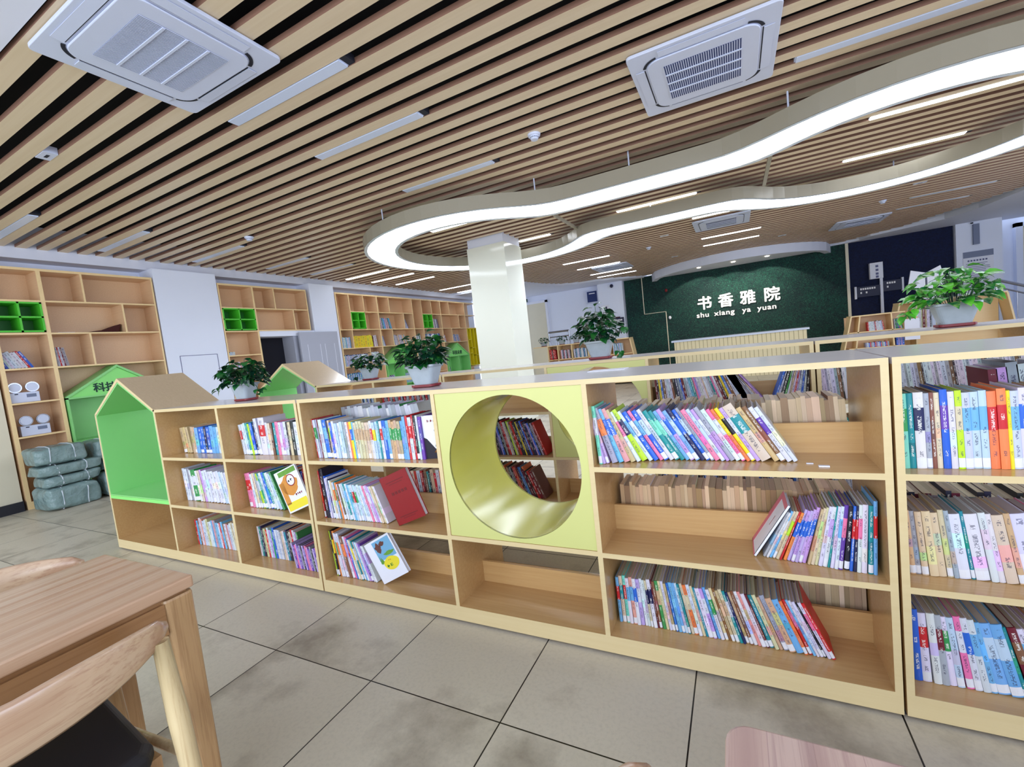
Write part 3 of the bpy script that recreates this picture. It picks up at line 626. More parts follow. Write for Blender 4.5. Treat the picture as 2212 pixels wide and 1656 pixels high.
def leaning_book(label, pivot, t, d, h, th, mat, spine_m, items):
    """Book leaning to the right: its left cover is turned up towards the room."""
    o = thing('book', label, 'book', pivot, 'books turned cover-out on the front shelves'); z = (0, 0, 0)
    c = MB(); c.box(-t, -t + .0015, 0, d, 0, h); c.box(-.0015, 0, 0, d, 0, h); c.box(-t, 0, 0, .0018, 0, h); c.build('cover', mat, o, org=z)
    MB().box(-t + .0015, -.0015, .002, d - .004, .002, h - .003).build('page_block', M['papr'], o, org=z)
    for nm, m, a, b, e, f in items: MB().box(-t - .0007, -t, a * d, b * d, e * h, f * h).build(nm, m, o, org=z)
    o.rotation_euler = (0, th, 0); return o
pk = plain('pink_cover_ink', C(222, 120, 140), 0.5)
leaning_book('white paperback with pink bands at the loose left end of middle shelf', (end11 - .030, 1.745, 0.4330), .010, .15, .225, math.radians(31), M['papr'], pk, [('pink_band', pk, 0, 1, 0, .03), ('pink_band', pk, .72, 1, 0, 1), ('pink_band', pk, 0, .72, .92, 1), ('red_line', M['red'], .35, .37, .5, .68)])

# everything beyond the first three hundred: one mass --------------------------
MV, MF, MC, MU = [], [], [], []
def mbook(o, ax, nz, t, d, h, th, col, page, seed, spine_out=True, side=1):
    """o lower pivot corner; ax unit vector along shelf; nz unit vector pointing out of the shelf (towards the reader)."""
    k = len(MV); ca, sa = math.cos(th), math.sin(th)
    def P(u, w, v):
        uu = u * ca - v * sa; vv = u * sa + v * ca
        if side < 0: uu = -uu
        return (o[0] + ax[0] * uu - nz[0] * w, o[1] + ax[1] * uu - nz[1] * w, o[2] + vv)
    MV.extend([P(0, 0, 0), P(t, 0, 0), P(t, d, 0), P(0, d, 0), P(0, 0, h), P(t, 0, h), P(t, d, h), P(0, d, h)])
    F = [(0, 1, 5, 4), (1, 2, 6, 5), (2, 3, 7, 6), (3, 0, 4, 7), (4, 5, 6, 7), (0, 3, 2, 1)]
    cs = [col if spine_out else page, col, page if spine_out else col, col, page, page]
    for i, f in enumerate(F):
        MF.append(tuple(k + q for q in f)); c = C(*cs[i])
        MC.extend([c] * 4)
        if i == 0 and spine_out: MU.extend([(seed + 0.01, 0.01), (seed + 0.99, 0.01), (seed + 0.99, 0.99), (seed + 0.01, 0.99)])
        else: MU.extend([(-1.0, 0.0)] * 4)
def mrow(spec, x0, y0, z, length, h=0.2, lean=(0, 0), ax=(1, 0), nz=(0, -1), d=0.15, page=(205, 190, 160), spine=True, side=1, hj=0.012):
    bs = parse(spec); random.seed(int(abs(x0 * 37 + y0 * 91 + z * 17) * 10)); u = 0; i = 0
    while u < length:
        c, t, c2 = bs[i % len(bs)]; t *= random.uniform(0.85, 1.15); f = u / length; th = math.radians(lean[0] + (lean[1] - lean[0]) * f)
        mbook((x0 + ax[0] * u * side, y0 + ax[1] * u * side, z + 0.0005), ax, nz, t * 0.97, d, h + random.uniform(-hj, hj), th, jit(PAL[c][1], 12), jitp(page, 42), i + 1, spine, side)
        u += t / math.cos(th); i += 1
PG = 'c16 c22 a14 c12 d18 c16 a20 w14 c16 d22 c24 a16 c14'
# front row, small bottom shelves of the house unit
mrow('r20 s26 d16 w24 q20 f24 w22 c24 w20 w24 s24 q18 e20 s26 w20', -3.69, 1.765, 0.083, 0.52, 0.195, (3, 9))
mrow('w16 t18 n16 k14 c20 r16 w20 v20 g14 b22 w20 f18 w16 e16 c16', -2.93, 1.76, 0.083, 0.42, 0.20, (3, 8))
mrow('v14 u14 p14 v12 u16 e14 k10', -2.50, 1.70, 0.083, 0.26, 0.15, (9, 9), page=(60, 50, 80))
# back halves of the front row, seen over the back stops (fore-edges towards us)
mrow(PG, -0.44, 1.93, 0.782, 0.78, 0.19, (0, 3), spine=False, page=(190, 165, 135))
mrow(PG, -0.505, 1.93, 0.432, 0.85, 0.19, (0, 0), spine=False, page=(192, 158, 122))
mrow(PG, -0.12, 1.93, 0.083, 0.48, 0.19, (0, 0), spine=False, page=(196, 178, 150))
mrow('w30 x20 w26 w30 e24 g12 w30', -2.16, 1.92, 0.782, 0.62, 0.25, (3, 12), spine=False, page=(214, 220, 236))
mrow('r14 x12 d18 t12 k12 c24 r16 w24', -1.75, 1.93, 0.432, 0.45, 0.22, (6, 0), spine=True)
mrow('x20 v30 e26 w20', 0.72, 1.92, 0.782, 0.55, 0.27, (4, 20), page=(190, 190, 200))
mrow(PG, 0.44, 1.93, 0.083, 0.85, 0.21, (0, 0), spine=True)
mrow('x20 e20 k16 n16 x20', 0.44, 1.93, 0.432, 0.85, 0.2, (0, 0), spine=True)
mrow('w20 k22 r16 w26 e20 x16', -3.69, 1.93, 0.432, 0.6, 0.19, (0, 0)); mrow('w20 k22 e26 b20', -2.93, 1.93, 0.083, 0.6, 0.22, (0, 0)); mrow('w20 x22 k26 b20 r16', -2.93, 1.93, 0.432, 0.6, 0.2, (0, 0))
# second row
R2A = 'x14 k14 y12 b14 d16 w14 f16 w12 d14 k14 n16 e14 b12 x16 e18 f14 s14 t14 p12 v14 w12 w12 w14 c10 w14 w12 e14 t12 p10 w14'
mrow(R2A, -0.50, YB + 0.06, 0.782, 0.56, 0.26, (2, 24))
mrow('w12 c12 v12 w12 e14', 0.03, YB + 0.06, 0.782, 0.11, 0.25, (28, 38)); mrow('k20 w16 b12 w14 v12 r12 w12 c14 w12 g12', 0.36, YB + 0.06, 0.782, 0.17, 0.26, (6, 20), side=-1)
mrow('d14 k12 x14 r12 k16 d16 n14', -0.50, YB + 0.06, 0.432, 0.86, 0.24, (3, 3)); mrow('n14 b12 w12 k14 c16 w16 b12 k16 d14', -0.50, YB + 0.06, 0.083, 0.86, 0.24, (3, 3))
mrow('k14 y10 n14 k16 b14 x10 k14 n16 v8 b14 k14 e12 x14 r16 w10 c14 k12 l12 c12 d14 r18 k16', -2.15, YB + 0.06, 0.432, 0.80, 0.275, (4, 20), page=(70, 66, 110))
mrow('k14 r16 o12 x14 k12 b14 s12 k12 o14 d14 a14 k16 e14', -2.15, YB + 0.06, 0.083, 0.66, 0.26, (5, 20)); mrow('x20 k16 r18 x22 d18', -1.50, YB + 0.055, 0.083, 0.10, 0.24, (22, 22))
mrow('w16 w12 e12 w14 w18 e14 d14 k8 w14', 0.43, YB + 0.06, 0.782, 0.9, 0.25, (5, 8), page=(150, 150, 160))
mrow('x14 k12 c12 r12 b16 b16 b14 k14 g12 y10 k16 n12 t14 v14 x14', 0.43, YB + 0.06, 0.432, 0.6, 0.25, (24, 5)); mrow('g16 k12 t14 g20', 1.0, YB + 0.06, 0.432, 0.3, 0.25, (10, 0))
mrow('w14 c14 x14 w18', 0.43, YB + 0.06, 0.083, 0.9, 0.25, (5, 8))
mrow('r16 x14 e20 k14', -2.94, YB + 0.06, 0.782, 0.7, 0.24, (2, 5)); mrow('w20 k16 b12', -3.70, YB + 0.06, 0.782, 0.7, 0.24, (2, 5))
mrow('w18 e14 k16', -3.70, YB + 0.06, 0.432, 0.7, 0.24, (2, 5)); mrow('w18 e14 k16 t14', -2.94, YB + 0.06, 0.432, 0.7, 0.24, (2, 5))

# ------------------------------------------------------------------ wall bookcases (front plane x = XW)
XW, XB = -7.70, -8.02
ZS = [2.92, 2.53, 2.12, 1.71, 1.30, 0.89, 0.48, 0.10]
def wallcase(label, y0, y1, loc_y):
    return thing('wall_bookcase', label, 'bookcase', ((XW + XB) / 2, loc_y, 0), 'built-in wall bookcases')
def wpan(o, name, y0, y1, z0, z1, m='lamwall', e='edgewall', x0=XB, xf=XW):
    q = MB().box(x0, xf - 0.002, y0, y1, z0, z1).build(name, M[m], o); MB().box(xf - 0.002, xf, y0, y1, z0, z1).build('edge_band', M[e], q); return q
def wboard(o, y0, y1, z, t=0.02): wpan(o, 'shelf_board', y0, y1, z - t, z)
def wpost(o, y, z0, z1, t=0.02, name='divider'): wpan(o, name, y, y + t, z0, z1)
def gbox(o, y0, y1, z0=2.14, z1=2.505):
    m = (y0 + y1) / 2; q = MB()
    for a, b, c, d in ((y0, y0 + .02, z0, z1), (y1 - .02, y1, z0, z1), (m - .01, m + .01, z0, z1), (y0, y1, z0, z0 + .02), (y0, y1, z1 - .02, z1), (y0, y1, (z0 + z1) / 2 - .01, (z0 + z1) / 2 + .01)):
        q.box(XB + 0.03, XW + 0.006, a, b, c, d)
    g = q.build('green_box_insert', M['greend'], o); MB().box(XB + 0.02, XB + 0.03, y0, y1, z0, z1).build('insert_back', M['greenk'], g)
def ghouse(o, y0, y1, zt, ze, zb, body, ndiv=0):
    ym = (y0 + y1) / 2; q = MB(); xf = XW + 0.03; xb = XB + 0.03
    for s in (-1, 1):
        ye = y0 if s < 0 else y1
        q.prism([(ym, zt), (ye, ze), (ye - s * 0.0, ze - 0.03), (ym, zt - 0.032)], xb, xf, 'X')
    q.box(xb, xf, y0, y0 + .02, zb, ze - .02); q.box(xb, xf, y1 - .02, y1, zb, ze - .02); q.box(xb, xf, y0, y1, ze - .035, ze - .015); q.box(xb, xf, y0 + .02, y1 - .02, (zb + ze) / 2 + 0.0, (zb + ze) / 2 + .02)
    if ndiv: q.box(xb, xf, ym - .01, ym + .01, zb, ze - .03)
    g = q.build('green_house_insert', M['green'], o); MB().box(xb - 0.01, xb, y0 + .01, y1 - .01, zb, ze).build('insert_back', M['green'], g)
    MB().prism([(y0 + .03, ze - .015), (y1 - .03, ze - .015), (ym, zt - .035)], xf - .035, xf - .022, 'X').build('gable_sign_panel', M['greenl'], g)
    if body: text(body, 0.13, (xf - .020, y0 + (ym - y0) * 0.50, ze + .035), (PI / 2, 0, PI / 2), M['textd'], 'sign_lettering', g, 0.002, 0.003, org=(-7.86, o.location.y, 0))
# case 1
o = wallcase('nearest wall bookcase, holding the emergency lamps and a green house insert', 0, 0, 2.8)
MB().box(XB - 0.02, XB, 0.8, 3.66, 0.08, 2.92).build('back_panel', M['lamwall'], o)
wpan(o, 'top_panel', 0.8, 3.66, 2.90, 2.93); wpan(o, 'upright', 1.955, 1.995, 0.0, 2.135); wpan(o, 'upright', 2.415, 2.455, 0.0, 2.90); wpan(o, 'upright', 3.64, 3.66, 0.0, 2.90)
wpan(o, 'kick_board', 1.995, 3.64, 0.0, 0.09)
for z in (2.535, 2.135): wboard(o, 0.8, 2.415, z, 0.025)
for z in (1.705, 1.29, 0.88): wboard(o, 1.995, 2.415, z)
for z in (2.535, 2.13, 1.70): wboard(o, 2.455, 3.64, z)
wpost(o, 2.835, 2.535, 2.90); wpost(o, 3.235, 2.13, 2.515); wpost(o, 2.825, 1.70, 2.11)
gbox(o, 1.995, 2.413, 2.14, 2.51)
ghouse(o, 2.47, 3.62, 1.675, 1.30, 0.10, '科技未来')
# case 2
o = wallcase('small wall bookcase bridging over the dark doorway', 0, 0, 5.2)
MB().box(XB - 0.02, XB, 4.60, 5.22, 0.08, 2.92).build('back_panel', M['lamwall'], o); MB().box(XB - 0.02, XB, 5.2, 6.34, 2.11, 2.92).build('back_panel', M['lamwall'], o)
wpan(o, 'top_panel', 4.60, 6.34, 2.90, 2.93); wpan(o, 'upright', 4.60, 4.62, 0, 2.9); wpan(o, 'upright', 5.19, 5.22, 0, 2.9); wpan(o, 'upright', 6.32, 6.34, 2.11, 2.9)
for z in (2.53, 2.12, 1.70, 1.29, 0.88): wboard(o, 4.62, 5.19, z)
for z in (2.53, 2.13): wboard(o, 5.22, 6.32, z)
wpost(o, 5.61, 2.53, 2.9); wpost(o, 5.98, 2.13, 2.51); gbox(o, 4.62, 5.19, 2.13, 2.51)
# doorway under case 2
struct(MB().box(-8.06, -7.72, 5.22, 6.43, 2.01, 2.11).build('trim_3', M['white']))
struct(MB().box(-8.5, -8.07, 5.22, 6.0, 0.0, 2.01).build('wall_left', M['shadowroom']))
struct(MB().box(-8.07, -7.74, 5.93, 6.43, 0.0, 2.01).build('wall_left', M['lockgrey']))
o = thing('door_3', 'open grey door leaf with vertical slots beside the dark doorway', 'door', (-7.62, 6.4, 0)); o['kind'] = 'structure'
MB().box(-7.66, -7.62, 5.98, 6.92, 0.02, 2.07).build('door_leaf', M['lockgrey'], o)
mb = MB()
for yy in (6.14, 6.44, 6.56, 6.80):
    for z in (1.2, 0.4): mb.box(-7.62, -7.617, yy, yy + 0.008, z, z + 0.62)
mb.build('door_slots', M['papr'], o)
# case 3 modules
o = wallcase('long wall bookcase beyond the second pillar, filled with books', 0, 0, 10)
Y3, Y4 = 7.07, 12.95
MB().box(XB - 0.02, XB, Y3, Y4, 0.08, 2.92).build('back_panel', M['lamwall'], o)
wpan(o, 'top_panel', Y3, Y4, 2.90, 2.93)
for yy in (Y3, 8.32, 9.63, 10.92, 12.23): wpan(o, 'upright', yy, yy + .03, 0, 2.9)
for a, b, rows in ((7.10, 8.32, (2.12, 1.70, 1.29, .88)), (8.35, 9.63, (2.53, 2.12, 1.70)), (9.66, 10.92, (2.12, 1.70, 1.29, .88)), (10.95, 12.23, (2.53, 2.12, 1.70)), (12.26, 12.95, (2.53, 2.12, .86))):
    for z in rows: wboard(o, a, b, z)
wboard(o, 7.46, 8.32, 2.53); wboard(o, 10.06, 10.92, 2.53)
for yy, z0, z1 in ((7.44, 2.12, 2.9), (7.88, 2.12, 2.9), (7.42, 1.70, 2.1), (7.90, 1.29, 1.68), (8.74, 2.53, 2.9), (9.25, 2.12, 2.51), (8.75, 1.70, 2.1), (10.04, 2.12, 2.9), (10.49, 2.12, 2.9), (10.04, 1.70, 2.1), (10.45, 1.29, 1.68), (11.37, 2.53, 2.9), (11.85, 2.12, 2.51), (11.4, 1.70, 2.1)): wpost(o, yy, z0, z1)
gbox(o, 7.46, 7.88, 2.13, 2.51); gbox(o, 10.06, 10.49, 2.13, 2.51)
ghouse(o, 8.37, 9.60, 1.66, 1.28, 0.10, '科技未来', 1); ghouse(o, 10.98, 12.20, 1.66, 1.28, 0.10, '科技未来', 1)
q = MB()
for yy in (12.28, 12.48, 12.68, 12.9): q.box(XB + .03, XW + .005, yy, yy + .02, .88, 2.10)
for a, b, z in ((12.28, 12.5, 1.72), (12.48, 12.7, 1.45), (12.28, 12.5, 1.28), (12.68, 12.92, 1.2), (12.28, 12.92, 2.08), (12.28, 12.92, .88)): q.box(XB + .03, XW + .005, a, b, z, z + .02)
q.build('yellow_compartment_insert', M['yellowd'], o)
# books in the wall cases (mass)
AX, NZ = (0, 1), (1, 0)
def wrow(spec, y0, z, length, h=0.2, lean=(0, 0), side=1, page=(210, 205, 200)): mrow(spec, XW - 0.06, y0, z, length, h, lean, AX, NZ, 0.18, page, True, side)
wrow('b26 w24 w28 w26 w26 w26 w24 r22', 2.02, 1.705, 0.22, 0.22, (22, 26)); wrow('e30 w24 r14 w20 x14', 2.46, 1.70, 0.13, 0.24, (2, 8))
wrow('w30 f26 w30', 4.64, 1.70, 0.10, 0.05); wrow('e26 w24 q20', 4.64, 1.29, 0.3, 0.28, (2, 4)); wrow('e26 w24', 4.64, 0.88, 0.3, 0.28)
wrow('f30 s26 f28 w26', 7.12, 1.70, 0.27, 0.24); wrow('y70 y66 y70', 7.47, 1.70, 0.6, 0.27); wrow('w30 r14 w30', 8.09, 1.70, 0.12, 0.27, (2, 6))
wrow('w20 b14 w22 n10', 7.12, 1.29, 0.76, 0.25); wrow('w26 f26', 7.93, 1.29, 0.3, 0.28)
wrow('p24 w22 n20 q22 w24 k24 t30 s24 s24 s28', 8.37, 2.12, 0.46, 0.27, (2, 16)); wrow('w24 w20 w26 b20', 9.29, 2.12, 0.16, 0.25, (8, 22))
wrow('w24 b18 w26 w22', 8.38, 1.70, 0.13, 0.24, (6, 14)); wrow('w20 q18 y18 w24 n16 w26 w24 e24 w20 x14', 8.80, 1.70, 0.52, 0.26, (3, 18))
wrow('w24 x18 e22 b18 w22', 10.52, 2.12, 0.3, 0.26, (3, 10)); wrow('w24 e18 g16 w20', 9.68, 1.70, 0.25, 0.24, (2, 6)); wrow('b26 n26 b24 w22 v22 r14 w30 s24 f26', 10.12, 1.70, 0.7, 0.26, (0, 2))
wrow('w24 r20 w24', 10.97, 1.70, 0.17, 0.22, (6, 14)); wrow('s24 s24 r20 w24 x20 w24 e24', 11.45, 1.70, 0.45, 0.22, (2, 20)); wrow('w24 s26 e20 g14', 9.68, 1.29, 0.7, 0.25, (0, 5))
wrow('v22 b20 w20 x18', 8.42, 0.71, 0.3, 0.24, (2, 10)); wrow('w22 s20', 9.05, 0.71, 0.45, 0.24, (2, 3)); wrow('t22 w20 b24', 7.12, 0.88, 0.7, 0.24)
wrow('w22 t20 k10', 11.0, 0.71, 0.2, 0.24, (3, 8))

# ------------------------------------------------------------------ far furniture
FY = 12.0
o = thing('low_bookcase', 'low far bookcase with a slanted end standing before the white wall', 'bookcase', (-3.9, FY + .2, 0))
zt = 1.235
MB().box(-5.32, -2.50, FY, FY + .4, zt - .025, zt).build('top_panel', M['edgewall'], o); MB().box(-5.32, -4.88, FY, FY + .4, 0, zt - .025).build('side_cabinet', M['cream'], o)
for xx in (-4.88, -4.58, -4.16, -3.68, -3.08): MB().box(xx, xx + .025, FY, FY + .4, 0, zt - .025).build('divider', M['edgewall'], o)
MB().prism([(-2.50, zt), (-2.525, zt), (-2.325, 0), (-2.30, 0)], FY, FY + .4).build('slanted_side', M['edgewall'], o)
for z in (.83, .42, .06): MB().box(-4.88, -2.45, FY, FY + .4, z - .02, z).build('shelf_board', M['edgewall'], o)
MB().box(-4.88, -2.5, FY + .38, FY + .4, 0, zt - .02).build('back_panel', M['lamwall'], o)
fx = lambda s, x, z, l, h=.2, le=(0, 0), y=FY + .05: mrow(s, x, y, z, l, h, le)
fx('r40 r36 k30', -4.83, .83, .16, .28, (3, 3)); fx('q24 w24 e22 n16 k16', -4.5, .83, .28, .25, (2, 3)); fx('w24 w20 n18 s20 k14 w20', -4.1, .83, .38, .25, (2, 3)); fx('w22 b16 t16 w20', -3.62, .83, .45, .26, (0, 2)); fx('w22 s18 e20', -2.98, .83, .25, .28, (0, 2))
o = thing('reception_counter', 'ribbed cream reception counter with pale stone top below the grass wall', 'counter', (0, 12.3, 0))
MB().box(-1.40, 1.44, FY, FY + .6, 0, .975).build('ribbed_front', M['ribs'], o); MB().box(-1.46, 1.49, FY - .05, FY + .65, .975, 1.02).build('counter_top', M['counter'], o)
o = thing('slanted_bookcase', 'pale bookcase with splayed sides at the foot of the dark grass panel', 'bookcase', (2.75, 12.2, 0))
MB().box(2.25, 3.17, FY, FY + .4, 1.13, 1.155).build('top_panel', M['edgewall'], o)
for a, b in ((2.25, 2.02), (2.40, 2.26), (2.93, 2.98)): MB().prism([(a, 1.13), (a + .025, 1.13), (b + .025, 0), (b, 0)], FY, FY + .4).build('upright', M['edgewall'], o)
MB().box(2.2, 3.2, FY + .38, FY + .4, 0, 1.13).build('back_panel', M['lamwall'], o)
for z in (.80, .45, .1): MB().box(2.2, 3.15, FY, FY + .4, z - .02, z).build('shelf_board', M['edgewall'], o)
fx('r20 w24 w22 w24 w24 e16', 2.55, .80, .28, .2, (2, 8)); fx('w16 g16 t16 g16 b16 r14 w16', 3.0, .80, .14, .2, (2, 16)); fx('e26 w26 b20 r20', 2.5, .45, .4, .1, (2, 4)); fx('b30 v20', 3.02, .45, .1, .2)
o = thing('display_bookcase', 'taller splayed display bookcase behind the large bright planter', 'bookcase', (3.6, 12.2, 0))
MB().box(3.2, 4.9, FY + .5, FY + .9, 1.30, 1.33).build('top_panel', M['edgewall'], o)
for a, b in ((3.2, 2.95), (3.48, 3.46), (4.88, 5.1)): MB().prism([(a, 1.30), (a + .03, 1.30), (b + .03, 0), (b, 0)], FY + .5, FY + .9).build('upright', M['edgewall'], o)
MB().box(3.2, 4.9, FY + .88, FY + .9, 0, 1.3).build('back_panel', M['edgewall'], o)
for z in (.70, .3): MB().box(3.1, 4.95, FY + .5, FY + .9, z - .02, z).build('shelf_board', M['edgewall'], o)
fx('w60 c20 x50 a30 w22 w22 k18 e20', 3.52, .70, .7, .5, (0, 0), FY + .55)
o = thing('information_stand', 'white lettered card standing against the splayed bookcase upright', 'sign', (3.1, 11.9, .7)); MB().box(3.12, 3.36, 11.88, 11.9, .55, .98).build('card', M['papr'], o); MB().box(3.2, 3.34, 11.88, 11.9, 1.02, 1.12).build('clip', M['acw'], o)
# open-book sculpture on the display bookcase
o = thing('open_book_sculpture', 'white open-book sign standing up behind the bright planter', 'sculpture', (3.53, 12.1, 1.33))
MB().prism([(3.30, 1.96), (3.53, 1.88), (3.53, 1.50), (3.24, 1.60)], 12.05, 12.08).build('page', M['papr'], o); MB().prism([(3.54, 1.88), (3.76, 1.99), (3.84, 1.62), (3.54, 1.50)], 12.05, 12.08).build('page', M['papr'], o)
MB().box(3.52, 3.55, 12.05, 12.08, 1.33, 1.88).build('spine_post', M['acg'], o); MB().prism([(3.2, 1.40), (3.5, 1.46), (3.9, 1.40), (3.6, 1.34)], 12.0, 12.2).build('base', M['papr'], o)
# stainless railings
def rail(label, x0, x1, yy, zt0, zt1, zb, n):
    o = thing('stair_railing', label, 'railing', (x0, yy, 0)); MB().tube([(x0, yy, zt0), (x1, yy, zt1)], 0.03).build('handrail', M['metal'], o); MB().tube([(x0, yy, zt0 - .15), (x1, yy, zt1 - .15)], 0.018).build('lower_rail', M['metal'], o)
    for i in range(n):
        f = i / (n - 1); x = x0 + (x1 - x0) * f; z = zt0 + (zt1 - zt0) * f; thick = i in (0, n - 1)
        MB().cyl((x, yy, zb), .025 if thick else .010, z - zb - (0 if thick else .15), n=8).build('post' if thick else 'baluster', M['metal'], o)
rail('sloping steel stair railing beside the white pillar with the notice', 4.93, 7.2, 13.0, 1.58, -0.05 + 0.6, 0, 16)
rail('steel railing behind the low bookcase, under the white far wall', -5.1, -4.45, 12.8, 1.64, 1.64, 0, 9)
# ------------------------------------------------------------------ grass wall and far wall fittings
GY = 15.6
o = thing('grass_wall', 'dark green artificial grass wall carrying the white lettering', 'wall panel', (0, GY, 0)); MB().box(-3.28, 2.90, GY, GY + .05, 0, 3.17).build('grass_panel', M['grass'], o)
mb = MB(); mb.box(-2.70, -2.675, GY - .01, GY, 1.93, 3.17); mb.box(-2.70, -1.98, GY - .01, GY, 1.93, 1.945); mb.box(-2.005, -1.98, GY - .01, GY, 0, 1.945); mb.build('seam_strip', M['cream'], o)
o = thing('grass_wall', 'near-black artificial grass panel beyond the white seam strip', 'wall panel', (4, GY, 0)); MB().box(2.95, 5.13, GY, GY + .05, 0, 3.17).build('grass_panel', M['grassd'], o); MB().box(2.88, 2.95, GY - .02, GY + .05, 0, 3.2).build('seam_strip', M['cream'], o)
o = thing('wall_lettering', 'large white Chinese characters with pinyin beneath on the grass wall', 'sign', (0.15, GY, 1.6))
org = (0.15, GY, 1.6)
for ch, x in zip('书香雅院', (-1.03, -0.42, 0.19, 0.83)): text(ch, 0.44, (x, GY - .015, 1.88), (PI / 2, 0, 0), M['letter'], 'character', o, 0.015, 0.012, 1.0, org)
for wd, x in (('shu', -1.07), ('xiang', -0.55), ('ya', 0.24), ('yuan', 0.65)): text(wd, 0.215, (x, GY - .015, 1.60), (PI / 2, 0, 0), M['letter'], 'pinyin_word', o, 0.012, 0.006, 1.15, org, space=1.12)
# curved canopy above the lettering
def arc_pts(y0, y1, n=24, x0=-2.35, x1=2.55): return [(x0 + (x1 - x0) * i / n, y0 - (y0 - y1) * math.sin(PI * i / n) ** 0.55) for i in range(n + 1)]
pts = arc_pts(15.6, 13.45); inn = [(x, min(15.6, y + .12)) for x, y in arc_pts(15.6, 13.45, x0=-2.2, x1=2.4)]
o = thing('lighting_canopy', 'curved white canopy with three small spotlights over the grass wall', 'canopy', (0, 15, 3))
vs = []; mb = MB()
n = len(pts)
for z in (2.97, 3.2): vs += [(x, y, z) for x, y in pts]
for z in (2.97, 3.2): vs += [(x, y, z) for x, y in inn]
fs = []
for i in range(n - 1): fs += [(i, i + 1, n + i + 1, n + i), (2 * n + i, 3 * n + i, 3 * n + i + 1, 2 * n + i + 1), (i, 2 * n + i, 2 * n + i + 1, i + 1)]
fs += [(0, n, 3 * n, 2 * n), (n - 1, 3 * n - 1, 4 * n - 1, 2 * n - 1)]
mb.add(vs, fs).build('fascia', M['ceilw'], o); MB().prism(inn, 3.06, 3.09, 'Z').build('underside', M['ceilw'], o)
for x in (-0.84, 0.08, 0.93):
    MB().cyl((x, 14.6, 3.045), .05, .015).build('spotlight', M['spot'], o)
    l = bpy.data.lights.new('spot_lamp', 'SPOT'); l.energy = 60; l.spot_size = 1.9; l.color = (1, .9, .75); lo = bpy.data.objects.new('spot_lamp', l); COL.objects.link(lo); lo.location = (x, 14.6, 3.02); lo.rotation_euler = (math.radians(28), 0, 0)
# signs on the grass and the walls
o = thing('sign_box', 'small white vertical light box on a white pole before the dark grass', 'sign', (3.5, 15.4, 2)); MB().box(3.38, 3.66, 15.46, 15.58, 2.07, 2.50).build('box', M['papr'], o); mb = MB()
for i, z in enumerate((2.40, 2.30, 2.20, 2.12)): mb.box(3.50, 3.56, 15.455, 15.46, z - .03, z + .03)
mb.build('lettering', M['ink'], o); MB().box(3.60, 3.66, 15.52, 15.58, 0.0, 2.08).build('pole', M['papr'], o)
def plate(x0, x1, z0, z1, label):
    o = thing('slogan_plate', label, 'sign', ((x0 + x1) / 2, 15.4, z0)); MB().box(x0, x1, 15.53, 15.598, z0, z1).build('plate', M['navy'], o); mb = MB()
    for r, z in enumerate((z1 - .09, z1 - .19)):
        x = x0 + .08
        while x < x1 - (.12 if r == 0 else .3): mb.box(x, x + .035, 15.525, 15.53, z, z + .05); x += .05 if random.random() < .8 else .12
    mb.build('lettering', M['letter'], o); return o
o = plate(3.08, 3.60, 1.62, 1.90, 'navy plate with two lines of white print, lower one on the pole'); MB().box(3.04, 3.08, 15.52, 15.60, 1.58, 1.92).build('end_cap', M['papr'], o)
o = plate(3.66, 4.06, 1.70, 1.98, 'navy plate with white print reaching away from the pole towards the pillar'); MB().box(4.06, 4.10, 15.52, 15.60, 1.66, 2.02).build('end_cap', M['papr'], o)
o = thing('notice_poster', 'large printed notice on the white pillar beside the railing', 'poster', (5.55, 15.48, 1.2)); MB().box(5.27, 5.83, 15.485, 15.498, 1.28, 2.42).build('sheet', M['papr'], o)
MB().box(5.27, 5.83, 15.482, 15.485, 2.27, 2.42).build('header_band', M['acg'], o); mb = MB()
for i in range(7): mb.box(5.35 + i * .055, 5.385 + i * .055, 15.482, 15.485, 2.17, 2.21)
for i in range(14): mb.box(5.32, 5.78 - random.uniform(0, .12), 15.482, 15.485, 2.11 - i * .042, 2.122 - i * .042)
mb.build('lettering', M['ink'], o); MB().box(5.28, 5.84, 15.48, 15.498, 1.24, 1.29).build('bottom_rod', M['navy'], o)
o = thing('wall_speaker', 'narrow grey upright speaker bar high on the pillar above the notice', 'speaker', (5.5, 15.48, 2.6)); MB().box(5.46, 5.57, 15.43, 15.5, 2.58, 3.08).build('bar', M['acg'], o); MB().cyl((5.44, 15.45, 3.1), .025, .03).build('bracket', M['dark'], o)
o = thing('wall_cabinet', 'white framed dark blue electrical cabinet high on the far wall', 'cabinet', (-4.35, 15.55, 2.6)); MB().box(-4.62, -4.16, 15.47, 15.6, 2.56, 3.02).build('frame', M['acw'], o); MB().box(-4.57, -4.22, 15.46, 15.47, 2.60, 2.97).build('door', M['acd'], o); MB().box(-4.5, -4.29, 15.455, 15.46, 2.88, 2.91).build('slot', M['papr'], o)
o = thing('security_camera', 'small dark dome camera on the far wall left of the grass', 'camera', (-3.65, 15.33, 3.05)); MB().ball((-3.64, 15.28, 3.02), .06).build('dome', M['navy'], o, smooth=True); MB().box(-3.68, -3.60, 15.28, 15.35, 3.05, 3.10).build('bracket', M['acw'], o)
o = thing('wall_notice', 'small white notice with coloured print at the pilaster corner', 'sign', (-3.9, 15.33, 2)); MB().box(-4.08, -3.78, 15.335, 15.35, 2.0, 2.42).build('sheet', M['papr'], o); mb = MB(); mb.box(-3.95, -3.87, 15.33, 15.335, 2.28, 2.36)
for i in range(4): mb.box(-4.02 + i * .06, -3.99 + i * .06, 15.33, 15.335, 2.14, 2.2)
mb.build('lettering', M['navy'], o)
